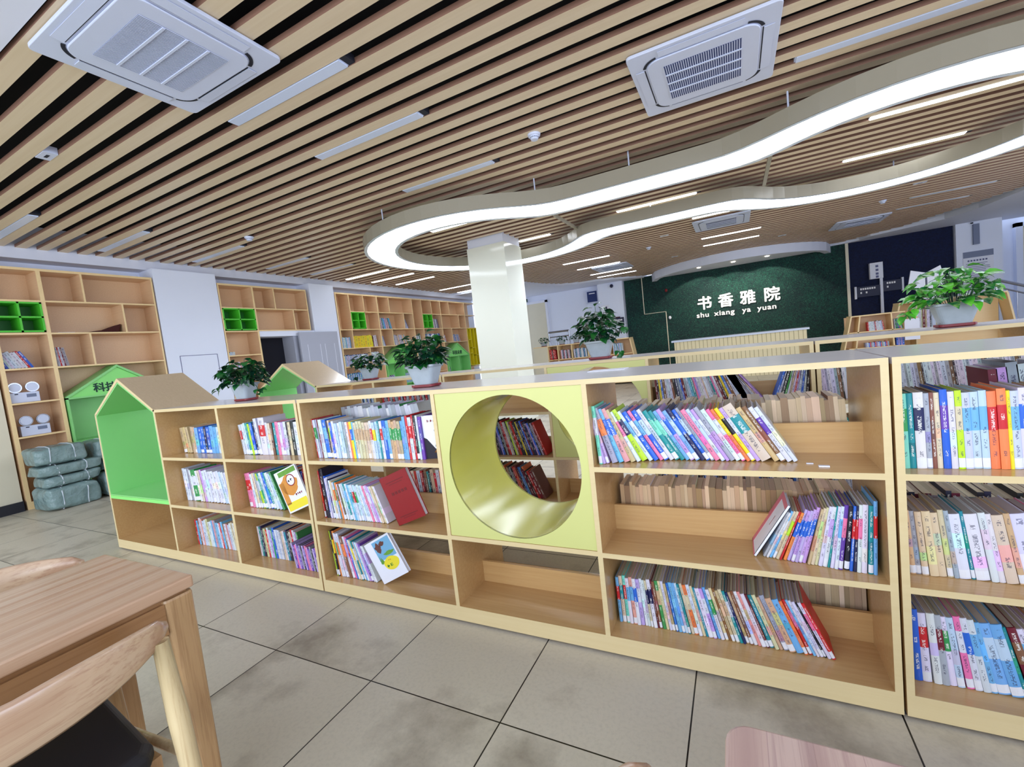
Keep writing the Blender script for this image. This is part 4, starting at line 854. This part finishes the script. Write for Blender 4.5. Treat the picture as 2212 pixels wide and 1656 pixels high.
o = thing('slogan_plate', 'navy plate with white print hung across the pilaster behind the planter', 'sign', (-3.6, 15.3, 1.7)); MB().box(-4.05, -3.33, 15.30, 15.33, 1.66, 1.93).build('plate', M['navy'], o); mb = MB()
for z in (1.82, 1.73):
    x = -3.92
    while x < -3.42: mb.box(x, x + .04, 15.295, 15.30, z, z + .05); x += .055
mb.build('lettering', M['letter'], o); MB().box(-3.95, -3.45, 15.30, 15.33, 1.93, 1.96).build('top_rod', M['brown'], o)
o = thing('exit_sign', 'tiny dark green exit sign above the cream door', 'sign', (-6.95, 15.5, 3.0)); MB().box(-7.08, -6.90, 15.46, 15.5, 2.96, 3.08).build('box', M['textd'], o); MB().box(-7.0, -6.95, 15.455, 15.46, 3.01, 3.03).build('arrow', M['greenl'], o)
MB().box(0, 0, 0, 0, 0, 0)
for (x, z), lb, m in (((-1.93, 2.62), 'small bright pink paper flower on the grass, upper left of the lettering', 'red'), ((-1.88, 1.72), 'small pale tag on the grass near the counter', 'papr')):
    tag(MB().ball((x, GY - .03, z), (.045, .02, .055), 10, 6).build('wall_decoration', M[m], org=(x, GY, z), smooth=True), lb, 'decoration')

# ------------------------------------------------------------------ ceiling fittings
def ac(cx, cy, label, dark, s=0.95, ky=1.0):
    z = CZ - 0.005; o = thing('air_conditioner', label, 'air conditioner', (cx, cy, z), 'ceiling cassette air conditioners'); h = s / 2
    MB().prism(rrect(cx - h, cx + h, cy - h, cy + h, .035), z - .022, z + .0, 'Z').build('panel', M['acw'], o, bevel=.004)
    MB().prism(rrect(cx - h * .76, cx + h * .76, cy - h * .76, cy + h * .76, .10, 8), z - .034, z - .022, 'Z').build('raised_frame', M['acw'], o, bevel=.005)
    g = h * .53
    MB().box(cx - g, cx + g, cy - g, cy + g, z - .036, z - .034).build('filter', M['acd' if dark else 'acg'], o)
    mb = MB(); n = 44 if not dark else 34
    if dark:
        for i in range(n + 1): x = cx - g + 2 * g * i / n; mb.box(x - .0028, x + .0028, cy - g, cy + g, z - .037, z - .036)
        for i in range(1, 4): y = cy - g + 2 * g * i / 4; mb.box(cx - g, cx + g, y - .006, y + .006, z - .042, z - .036)
    else:
        for i in range(n + 1): x = cx - g + 2 * g * i / n; mb.box(x - .0024, x + .0024, cy - g, cy + g, z - .038, z - .036)
        for i in range(1, 4): y = cy - g + 2 * g * i / 4; mb.box(cx - g, cx + g, y - .007, y + .007, z - .042, z - .036)
    mb.build('grille', M['acw'], o)
    for k in range(4):
        R = Matrix.Translation((cx, cy, 0)) @ Matrix.Rotation(k * PI / 2, 4, 'Z'); L_ = h * .56
        vs = [R @ Vector(p) for p in ((-L_, h * .80, z - .024), (L_, h * .80, z - .024), (L_, h * .93, z - .024), (-L_, h * .93, z - .024), (-L_, h * .80, z - .029), (L_, h * .80, z - .029), (L_, h * .93, z - .026), (-L_, h * .93, z - .026))]
        MB().add(vs, [(0, 3, 2, 1), (4, 5, 6, 7), (0, 1, 5, 4), (1, 2, 6, 5), (2, 3, 7, 6), (3, 0, 4, 7)]).build('louver_flap', M['acw'], o)
        mb = MB(); vs = [R @ Vector(p) for p in ((-L_, h * .785, z - .0225), (L_, h * .785, z - .0225), (L_, h * .80, z - .0225), (-L_, h * .80, z - .0225), (-L_, h * .785, z - .0245), (L_, h * .785, z - .0245), (L_, h * .80, z - .0245), (-L_, h * .80, z - .0245))]
        mb.add(vs, [(0, 3, 2, 1), (4, 5, 6, 7), (0, 1, 5, 4), (1, 2, 6, 5), (2, 3, 7, 6), (3, 0, 4, 7)]).build('air_slot', M['dark'], o)
        vs = []
        for i in range(9):
            a = math.radians(12 + 66 * i / 8); c0 = h * .76 - .10
            for rr in (.106, .128): vs.append(R @ Vector((c0 + rr * math.cos(a), c0 + rr * math.sin(a), z - .0245)))
        MB().add(vs, [(2 * i, 2 * i + 1, 2 * i + 3, 2 * i + 2) for i in range(8)]).build('corner_slot', M['dark'], o)
    return o
o = ac(-2.825, 1.59, 'ceiling cassette air conditioner with pale grey grille, nearest to the camera', False); o.scale = (1, .89, 1)
ac(-0.085, 3.83, 'ceiling cassette air conditioner with dark blue grille above the aisle', True)
ac(-0.10, 9.42, 'ceiling cassette air conditioner just beyond the curved ring light', True)
ac(-2.87, 12.40, 'ceiling cassette air conditioner among lit strips near the far white wall', True)
ac(2.56, 12.45, 'ceiling cassette air conditioner near the far curved ceiling edge', True)
def strip(x0, x1, y, label, lit):
    o = thing('strip_light', label, 'ceiling light', ((x0 + x1) / 2, y, CZ), 'linear ceiling lights'); MB().box(x0, x1, y - .043, y + .043, CZ + .006, CZ + .06).build('housing', M['acw'], o)
    MB().box(x0 + .01, x1 - .01, y - .040, y + .040, CZ - .004 + (0), CZ + .006).build('diffuser', M['lit' if lit else 'panel'], o)
    MB().box(x1, x1 + .05, y - .043, y + .043, CZ + .004, CZ + .05).build('end_plate', M['dark'], o)
G0 = 1.145 + 0.102 + 0.0465   # centre of the first gap; gaps repeat every 0.195 m
def gap(y): return G0 + round((y - G0) / 0.195) * 0.195
OFF = [(-3.28, -2.10, 2.24, 'unlit strip light just past the nearest air conditioner'), (-3.29, -2.10, 3.02, 'unlit strip light, second beyond the nearest air conditioner'),
    (-3.27, -2.09, 4.19, 'unlit strip light, third one, before the ring light'), (-7.55, -6.34, 3.13, 'unlit strip light touching the left wall edge, the nearest whole one there'), (-7.55, -6.31, 4.29, 'unlit strip light at the wall edge above the first white pillar'),
    (-7.45, -6.39, 5.34, 'dim strip light at the wall edge above the doorway'), (-7.6, -6.39, 2.02, 'unlit strip light cut by the left frame edge'), (0.53, 1.70, 4.27, 'unlit strip light between the dark-grilled air conditioner and frame corner'),
    (-7.5, -6.36, 6.30, 'dim strip light at the wall edge before the row of lit ones'), (3.0, 4.15, 10.85, 'dark strip light in the dim ceiling beyond the ring'), (3.05, 4.14, 11.87, 'dark strip light in the dim ceiling, next to the curved edge')]
ON = [(-7.56, -6.36, 7.36, 'lit strip light by the left wall, nearest of the lit wall group'), (-7.56, -6.33, 8.17, 'lit strip light by the left wall, second of the lit group'), (-7.5, -6.34, 8.95, 'lit strip light by the left wall, third of the lit group'),
    (-7.57, -6.42, 10.8, 'lit strip light partly hidden by the column, fourth along the wall'), (-7.6, -6.4, 12.0 - .15, 'lit strip light hidden by the column, farthest along the wall'), (-4.06, -3.11, 5.83, 'lit strip light seen inside the left lobe of the ring'),
    (-3.4, -2.83 + .05, 7.56, 'short lit strip light right behind the column head'), (-3.68, -2.52, 10.75, 'lit strip light, first of four around the far air conditioner'), (-3.70, -2.54, 11.85 - .12, 'lit strip light, second of four around the far air conditioner'),
    (-3.74, -2.51, 13.13, 'lit strip light, third of four around the far air conditioner'), (-3.74, -2.54, 13.97, 'lit strip light, last of four around the far air conditioner'), (-1.52, -0.36, 6.24 + .98, 'lit strip light hugging the middle of the ring from inside'),
    (-0.55, 0.45, 8.80, 'lit strip light touching the air conditioner beyond the ring'), (-0.53, 0.62, 10.78, 'lit strip light, nearer of the pair past the ring air conditioner'), (-0.55, 0.63, 11.8, 'lit strip light, farther of the pair past the ring air conditioner'),
    (1.36, 2.6, 5.95, 'lit strip light under the near edge of the right ring lobe'), (1.38, 2.56, 7.35, 'lit strip light inside the right ring lobe near its far edge')]
for x0, x1, y, lb in OFF: strip(x0, x1, gap(y), lb, False)
for x0, x1, y, lb in ON: strip(x0, x1, gap(y), lb, True)
for (x, y), lb in (((-1.52, 3.96), 'white round smoke detector alone above the aisle before the ring'), ((-5.85, 4.03), 'white round smoke detector between wall strips and ring'), ((2.54, 10.56), 'white round smoke detector beyond the right ring lobe'), ((-1.61, 10.59), 'white round smoke detector beyond the middle of the ring')):
    o = thing('smoke_detector', lb, 'smoke detector', (x, y, CZ), 'ceiling smoke detectors'); MB().cyl((x, y, CZ - .018), .055, .018, r2=.06).build('base', M['acw'], o); MB().cyl((x, y, CZ - .05), .032, .032, r2=.045).build('sensor_head', M['acw'], o); MB().cyl((x, y, CZ - .034), .041, .006, n=12).build('vent_ring', M['acg'], o)
for (x, y), lb in (((-4.75, 1.72), 'small white ceiling box in a gap near the left edge'), ((-1.15, 9.72), 'small white ceiling box between ring and counter'), ((1.12, 12.39), 'small white ceiling box right before the canopy'), ((-1.28, 12.53), 'small white ceiling box before the canopy, over the counter end'), ((2.81, 9.74), 'small white ceiling box past the right ring lobe')):
    o = thing('ceiling_box', lb, 'speaker', (x, gap(y), CZ), 'small ceiling boxes'); g = gap(y); MB().box(x - .08, x + .08, g - .043, g + .043, CZ - .004, CZ + .05).build('box', M['acw'], o); MB().box(x - .03, x + .03, g - .01, g + .01, CZ - .006, CZ - .004).build('slot', M['dark'], o)

# peanut-shaped suspended ring light
def peanut(r, ya, yb, cxl=-3.33, cxr=1.55, cy=6.22, n=40):
    P = []
    a1 = math.asin((cy - ya) / r); a2 = math.asin((yb - cy) / r)
    xl = cxl + r * math.cos(a1); xl2 = cxl + r * math.cos(a2); xr = cxr - r * math.cos(a1); xr2 = cxr - r * math.cos(a2)
    for i in range(n): a = -a1 - (2 * PI - a1 - a2) * i / (n - 1); P.append((cxl + r * math.cos(a), cy + r * math.sin(a)))
    m = 14
    for i in range(1, m): f = i / m; P.append((xl2 + (xr2 - xl2) * f, yb))
    for i in range(n): a = PI - a2 - (2 * PI - a1 - a2) * i / (n - 1); P.append((cxr + r * math.cos(a), cy + r * math.sin(a)))
    for i in range(1, m): f = i / m; P.append((xr + (xl - xr) * f, ya))
    for _ in range(3): P = [tuple((P[i - 1][k] + 2 * P[i][k] + P[(i + 1) % len(P)][k]) / 4 for k in (0, 1)) for i in range(len(P))]
    return P
Po = peanut(1.88, 4.97, 7.25); Po2 = peanut(1.835, 5.015, 7.205); Pi2 = peanut(1.445, 5.44, 6.78); Pi = peanut(1.40, 5.485, 6.735)
o = thing('ring_light', 'large glowing peanut-shaped ring light hanging below the slatted ceiling', 'ceiling light', (-0.9, 6.2, 2.9))
def strap(A, za, B, zb, flip=False):
    n = len(A); vs = [(x, y, za) for x, y in A] + [(x, y, zb) for x, y in B]; return vs, [(i, (i + 1) % n, n + (i + 1) % n, n + i) for i in range(n)]
zb_, zt_ = 2.90, 3.055
for A, B, nm in ((Po, Po2, 'outer_housing'), (Pi, Pi2, 'inner_housing')):
    mb = MB()
    for q in ((A, zb_, A, zt_), (A, zb_, B, zb_), (B, zb_, B, zt_), (A, zt_, B, zt_)): mb.add(*strap(*q))
    mb.build(nm, M['ringside'], o)
mb = MB(); mb.add(*strap(Po2, zt_ - .01, Pi2, zt_ - .01)); mb.add(*strap(Po2, zt_, Pi2, zt_)); mb.build('top_plate', M['ringside'], o)
for A, B in ((Po, Po2), (Pi2, Pi)): mb = MB(); mb.add(*strap(A, zb_ - .003, B, zb_ - .003)); mb.build('rim', M['ringrim'], o)
mb = MB(); mb.add(*strap(Po2, zb_ + .006, Pi2, zb_ + .006)); mb.build('diffuser', M['ring'], o)
for x in (-2.11, 0.46): MB().box(x - .02, x + .02, 5.4, 6.95, zt_ - .03, zt_ + .0).build('cross_brace', M['ringside'], o)
for i in range(0, len(Po), 9): x, y = Po2[i]; MB().cyl((x, y, zt_), .008, CZ + .05 - zt_, n=6).build('hanger_rod', M['acw'], o)

# ------------------------------------------------------------------ plants
def leaf(mb, base, d, up, L_, W_):
    d = d.normalized(); s = d.cross(up)
    s = s.normalized() if s.length > 1e-3 else Vector((1, 0, 0)); u = s.cross(d).normalized(); P = []
    for t, w, z in ((0, .05, 0), (.12, .62, .04), (.35, 1.0, .06), (.62, .78, .03), (.85, .35, -.05), (1, 0.02, -.14)):
        c = base + d * (L_ * t) + u * (L_ * z); P.append((c - s * W_ * w * .5 + u * W_ * w * .12, c, c + s * W_ * w * .5 + u * W_ * w * .12))
    vs = [p for r in P for p in r]; fs = []
    for i in range(5):
        for k in range(2): a = i * 3 + k; fs.append((a, a + 1, a + 4, a + 3))
    mb.add(vs, fs)
def plant(loc, label, sc=1.0, n=95, mat='leaf', seed=1, rx=.19, ry=.11, rz=.17, trail=(), yaw=0.0):
    random.seed(seed); o = thing('potted_plant', label, 'potted plant', loc, 'pothos planters on the shelf tops'); ox, oy, oz = loc
    def R(x0, y0, r, z): return [(ox + p[0] * sc, oy + p[1] * sc, oz + z * sc) for p in rrect(-x0, x0, -y0, y0, r, 4)]
    MB().loft([R(.068, .045, .02, .0), R(.078, .052, .02, .004), R(.078, .052, .02, .016), R(.068, .045, .02, .017)]).build('saucer', M['saucer'], o)
    p = MB().loft([R(.062, .042, .02, .017), R(.086, .056, .022, .095), R(.090, .060, .022, .112), R(.100, .068, .024, .116), R(.100, .068, .024, .128), R(.093, .061, .022, .128), R(.086, .056, .02, .112)], True); p.build('pot', M['pot'], o)
    MB().loft([R(.082, .052, .02, .110), R(.086, .055, .02, .116)]).build('soil', M['soil'], o)
    st, fo = MB(), MB()
    for i in range(int(n * 1.7)):
        a = random.uniform(0, 2 * PI); rr = math.sqrt(random.random()); hh = random.uniform(.08, 1)
        tip = Vector((rr * math.cos(a) * rx, rr * math.sin(a) * ry, .115 + hh * rz * (1.1 - .45 * rr * rr))) * sc + Vector(loc)
        b = Vector((rr * math.cos(a) * .07, rr * math.sin(a) * .04, .115)) * sc + Vector(loc)
        if i % 4 == 0: m_ = (b + tip) / 2 + Vector((0, 0, .03 * sc)); st.tube([b, m_, tip], .0018 * sc, 5)
        d = Vector((math.cos(a + random.uniform(-.9, .9)) , math.sin(a + random.uniform(-.9, .9)), random.uniform(-.75, .35)))
        leaf(fo, tip, d, Vector((random.uniform(-.3, .3), random.uniform(-.5, .1), 1)), random.uniform(.055, .085) * sc, random.uniform(.042, .064) * sc)
    for tx, ty, tz in trail:
        b = Vector((math.copysign(.1, tx), 0, .11)) * sc + Vector(loc); t_ = Vector((tx, ty, tz)) * sc + Vector(loc); m_ = (b + t_) / 2 + Vector((0, 0, .02)); st.tube([b, m_, t_], .002 * sc, 5)
        for k in range(4): leaf(fo, t_ + Vector((random.uniform(-.02, .02), random.uniform(-.02, .01), random.uniform(-.02, .02))), Vector((random.uniform(-1, 1), random.uniform(-1, .2), random.uniform(-1, .1))), Vector((0, -.4, 1)), .05 * sc, .038 * sc)
    st.build('stem', M['leaf'], o); f = fo.build('foliage', M[mat], o, smooth=False); return o
plant((-2.99, 1.86, 1.1305), 'leafy pothos in pale planter on the front row, beside the house roof', 0.92, 105, seed=3, rx=.19, ry=.10, rz=.18, trail=((-.27, -.03, .10), (.23, -.04, .06)))
plant((-1.455, 1.86, 1.1305), 'dark leafy pothos in pale planter on the front row, before the column', 0.9, 95, seed=5, rx=.125, ry=.10, rz=.19)
plant((-3.20, 3.24, 1.1305), 'small pothos in pale planter on the second row, left of the column', .95, 70, seed=8, rx=.19, ry=.1, rz=.15, trail=((-.2, -.02, .05),))
plant((-0.90, 3.24, 1.1305), 'tall green pothos in pale planter on the second row, right of the column', 1.05, 95, seed=11, rx=.13, ry=.10, rz=.24, trail=((.15, -.05, .03), (.19, -.03, .20)))
plant((1.06, 3.24, 1.1305), 'big bright pothos with variegated leaves on the second row, under the notice', 1.0, 90, 'leafb', seed=14, rx=.17, ry=.10, rz=.19, trail=((-.19, -.02, .10), (-.21, .0, .08)))
for x, sd, lb in ((-5.03, 21, 'tiny potted plant on the low far bookcase, nearest its solid end'), (-4.47, 22, 'tiny potted plant on the low far bookcase, before the railing end'), (-4.03, 23, 'tiny potted plant on the low far bookcase, standing alone in the middle')): plant((x, FY + .15, 1.2355), lb, 1.0, 30, seed=sd, rx=.14, ry=.1, rz=.14)

# ------------------------------------------------------------------ left wall contents
def elamp(y, z, label):
    o = thing('emergency_light', label, 'emergency light', (-7.8, y, z), 'twin-head emergency lights in the wall bookcase'); x = -7.80
    MB().box(x - .05, x + .05, y - .135, y + .125, z, z + .125).build('body', M['acw'], o, bevel=.005)
    mb = MB(); mb.box(x + .05, x + .052, y - .09, y - .06, z + .1, z + .112); mb.build('brand_mark', M['navy'], o)
    mb = MB(); mb.box(x + .05, x + .052, y + .01, y + .095, z + .06, z + .1); mb.build('printed_panel', M['acg'], o)
    for s in (-.08, .07):
        q = MB().cyl((x + .01, y + s, z + .185), .055, .05, 'X', 20, r2=.062); q.build('lamp_head', M['metal'], o); MB().cyl((x + .061, y + s, z + .185), .05, .004, 'X', 20).build('lens', M['acw'], o); MB().cyl((x + .02, y + s, z + .12), .012, .03).build('neck', M['acw'], o)
elamp(2.135, 1.2905, 'white twin-head emergency light on the upper of two wall shelves'); elamp(2.175, .8805, 'white twin-head emergency light on the lower shelf above the bundles')
tag(MB().prism([(0, 0), (.38, 0), (.42, .12), (.34, .09), (.22, .035), (.1, .02)], -7.95, -7.78, 'X').build('brown_garment', M['brown'], org=(-7.86, 0, 0)), 'dark brown folded cloth lying on an upper wall shelf', 'cloth').location = (-7.86, 2.80, 2.1305)
tag(MB().box(-7.95, -7.8, 2.55, 2.72, 2.1305, 2.145).build('paper_pad', M['papr'], org=(-7.87, 2.6, 2.13)), 'pale flat pad lying beside the brown cloth', 'paper')
tag(MB().ball((-7.99, 2.06, 2.68), (.02, .03, .07), 8, 6).build('wall_hook', M['black'], org=(-7.99, 2.06, 2.6)), 'small black fitting on the back panel of the top cell', 'fitting')
tag(MB().box(-7.9, -7.78, 2.92, 3.15, 1.3 - .41, .905).build('booklet', M['ink'], org=(-7.84, 3, .89)), 'grey booklet lying on the shelf of the green house insert', 'booklet')
def bundle(c, s, label, seed, rz=0.0):
    o = thing('wrapped_bundle', label, 'bundle', (c[0], c[1], c[2]), 'grey-green wrapped bundles on the floor'); random.seed(seed); off = Vector((seed * 3.1, 0, 0))
    m = MB(); N = 14; P = {}
    vs, fs = [], []
    def sp(u, v):   # rounded superellipsoid
        e = .32; cu, su, cv, sv = math.cos(u), math.sin(u), math.cos(v), math.sin(v); g = lambda w: math.copysign(abs(w) ** e, w)
        p = Vector((g(cv) * g(cu) * s[0] / 2, g(cv) * g(su) * s[1] / 2, g(sv) * s[2] / 2)); nn = mnoise.noise(p * 9 + off) * .07 + mnoise.noise(p * 24 + off) * .05
        return p * (1 + nn * 1.6)
    for j in range(N + 1):
        for i in range(2 * N): q = sp(2 * PI * i / (2 * N), -PI / 2 + PI * j / N); vs.append((c[0] + q.x, c[1] + q.y, c[2] + s[2] / 2 + q.z))
    for j in range(N):
        for i in range(2 * N): a = j * 2 * N + i; b = j * 2 * N + (i + 1) % (2 * N); fs.append((a, b, b + 2 * N, a + 2 * N))
    m.add(vs, fs).build('wrapping', M['wrap'], o, smooth=True, subd=1)
    hx, hy, hz = s[0] / 2 + .006, s[1] / 2, s[2] / 2
    for yy in (-.22, .22):
        y = c[1] + yy * s[1]; loop = [(c[0] + a * hx * (1 if abs(b) < .9 else .86), y + random.uniform(-.01, .01), c[2] + hz + b * (hz + .006) * (1 if abs(a) < .9 else .86)) for a, b in ((-1, -1), (-.5, -1.0), (.5, -1.0), (1, -1), (1.0, -.5), (1.0, .5), (1, 1), (.5, 1.0), (-.5, 1.0), (-1, 1), (-1.0, 0), (-1, -1))]
        MB().tube([(a, b, max(d, c[2] + .004)) for a, b, d in loop], .006, 6).build('strap', M['strap'], o)
bundle((-7.30, 2.20, 0.0), (.46, .50, .27), 'wrapped bundle on the floor, bottom of the taller stack', 1)
bundle((-7.31, 2.23, .275), (.44, .52, .125), 'flat wrapped bundle, second from the floor in the taller stack', 2)
bundle((-7.30, 2.22, .405), (.44, .56, .125), 'flat wrapped bundle, third from the floor in the taller stack', 3)
bundle((-7.32, 2.16, .535), (.44, .46, .21), 'wrapped bundle crowning the taller stack, straps crossed on top', 4)
bundle((-7.30, 2.73, 0.0), (.44, .48, .31), 'wrapped bundle on the floor beside the taller stack', 5)
bundle((-7.40, 2.76, .32), (.38, .44, .14), 'wrapped bundle squeezed mid-height behind the house shelf', 6)
bundle((-7.36, 2.70, .47), (.40, .46, .25), 'tilted wrapped bundle with crossed straps on the shorter stack', 7)
# paper scraps on the shelf and a sheet on the shelf top
tag(MB().box(.215, .245, 1.70, 1.712, .7825, .7865).build('paper_scrap', M['papr'], org=(.23, 1.7, .782)), 'folded white paper scrap on the empty part of the top shelf', 'paper')
tag(MB().box(.185, .205, 1.735, 1.742, .7825, .785).build('paper_scrap', M['papr'], org=(.19, 1.74, .782)), 'tiny crumpled white scrap behind the folded one', 'paper')
tag(MB().box(-.62, -.45, 1.98, 2.08, 1.1303, 1.1325).build('paper_sheet', M['papr'], org=(-.55, 2.03, 1.13)), 'white sheet of paper lying on the front row shelf top', 'paper')
tag(MB().box(-.585, -.56, 1.75, 1.77, .455 + .0, .462).build('wall_plug', M['papr'], org=(-.57, 1.76, .455)), 'tiny white and black bit lying inside the yellow tunnel', 'scrap').location.z = .497

# ------------------------------------------------------------------ tables and chairs
def desk(x0, x1, y0, y1, label, top, seed=0, legs=((0, 1), (1, 1)), z=.75, r=.008):
    o = thing('desk', label, 'table', ((x0 + x1) / 2, (y0 + y1) / 2, 0)); MB().prism(rrect(x0, x1, y0, y1, r), z - .032, z, 'Z').build('table_top', M[top], o, bevel=.004)
    i = .006
    for a, b, c, d in ((x1 - i - .022, x1 - i + .0, y0 + .1, y1 - .075), (x0 + i, x0 + i + .022, y0 + .1, y1 - .075), (x0 + .07, x1 - .07, y1 - i - .022, y1 - i), (x0 + .07, x1 - .07, y0 + i, y0 + i + .022)): MB().box(a, b, c, d, z - .130, z - .046).build('apron', M['ash_apron'], o)
    for px, py in ((x0 + .04, y0 + .04), (x1 - .04, y0 + .04), (x0 + .04, y1 - .04), (x1 - .04, y1 - .04)):
        sx = 1 if px > (x0 + x1) / 2 else -1; sy = 1 if py > (y0 + y1) / 2 else -1
        def Lp(cx, cy, s, zz): return [(a, b, zz) for a, b in rrect(cx - s, cx + s, cy - s, cy + s, s * .35, 3)]
        MB().loft([Lp(px + sx * .0, py + sy * .02, .020, 0), Lp(px, py + sy * .008, .030, z * .55), Lp(px, py, .037, z - .046), Lp(px, py, .035, z - .040)]).build('leg', M['ash_leg'], o)
    MB().box(x0 + .016, x1 - .016, y0 + .016, y1 - .016, z - .050, z - .032).build('under_frame', M['ash_apron'], o)
    return o
desk(-1.915, -1.395, -.75, .640, 'striped ash desk at the lower corner with chairs tucked on both sides', 'ash_top')
desk(-.045, 1.25, -.35, .605, 'pinkish ash desk corner with rounded tip peeking in at the bottom', 'ash_pink', r=.03)
def chair(cx, cy, yaw, label, bh=.75):
    """Bow-back chair; local +x faces forward, back at -x."""
    o = thing('dining_chair', label, 'chair', (cx, cy, 0), 'bow-back ash chairs with black seats')
    Z0 = (0, 0, 0)
    # backrest: curved band, tall in the middle and tapering to rounded tips
    loops = []; n = 22
    for i in range(n + 1):
        f = i / n; a = (f - .5) * 2; y = .275 * a; x = -.235 + .075 * abs(a) ** 2.4 ; hh = .062 * (1 - .62 * abs(a) ** 2.2); th = .013; zc = bh - .055 + .012 * abs(a) + .0
        if i in (0, n): hh *= .45; th *= .6
        lp = []
        for k in range(12):
            an = 2 * PI * k / 12; lp.append((x + th * math.cos(an) + (-.012 if math.sin(an) > 0 else .012) * abs(math.sin(an)) * (1 - abs(a)), y, zc + hh * math.sin(an)))
        loops.append(lp)
    MB().loft(loops).build('backrest', M['ash_chair'], o, org=Z0, smooth=True)
    # seat: black pad, wider at the front
    pts = []
    for a, b in ((-.20, -.185), (-.17, -.205), (.19, -.245), (.225, -.215), (.235, 0), (.225, .215), (.19, .245), (-.17, .205), (-.20, .185), (-.215, 0)): pts.append((a, b))
    MB().loft([[(a * .96, b * .96, .425) for a, b in pts], [(a, b, .435) for a, b in pts], [(a, b, .462) for a, b in pts], [(a * .93, b * .93, .475) for a, b in pts]]).build('seat', M['blackseat'], o, org=Z0, bevel=.006)
    mb = MB()
    for s in (-1, 1): mb.box(-.17, .19, s * .205 - .012, s * .205 + .012, .375, .425)
    mb.box(.185, .21, -.2, .2, .375, .425); mb.box(-.19, -.165, -.19, .19, .375, .425); mb.build('seat_frame', M['ash_leg'], o, org=Z0)
    for s in (-1, 1):
        MB().tube([(-.222, s * .268, 0), (-.205, s * .258, .30), (-.195, s * .252, .50), (-.186, s * .247, bh - .06)], [.015, .020, .022, .017], 12).build('leg', M['ash_cleg'], o, org=Z0, smooth=True)
        MB().tube([(.235, s * .245, 0), (.222, s * .232, .22), (.208, s * .222, .425)], [.013, .017, .021], 10).build('leg', M['ash_leg'], o, org=Z0, smooth=True)
        MB().tube([(-.198, s * .254, .405), (.208, s * .222, .405)], .011, 8).build('stretcher', M['ash_cleg'], o, org=Z0, smooth=True)
    o.rotation_euler = (0, 0, yaw); return o
chair(-1.43, .235, PI, 'bow-back chair seen from behind at the desk, lowest in the picture')
chair(-1.94, .335, math.radians(-8), 'bow-back chair across the striped desk, only its top rail showing')
chair(.02, .262, 0.0, 'chair at the pinkish desk of which only a rail tip shows')

# finish the mass of books -----------------------------------------------------
me = bpy.data.meshes.new('shelved_books'); me.from_pydata(MV, [], MF); me.update(); me.materials.append(M['mass'])
ca = me.color_attributes.new('col', 'FLOAT_COLOR', 'CORNER'); uvl = me.uv_layers.new(name='UVMap')
ca.data.foreach_set('color', [v for c in MC for v in c]); uvl.data.foreach_set('uv', [v for c in MU for v in c])
o = bpy.data.objects.new('shelved_books', me); COL.objects.link(o)
tag(o, 'many small books filling the far and rear shelves', 'books', kind='stuff')
for o in bpy.data.objects:
    if '_o' in o: del o['_o']
print('books', NB, 'objects', len(bpy.data.objects))
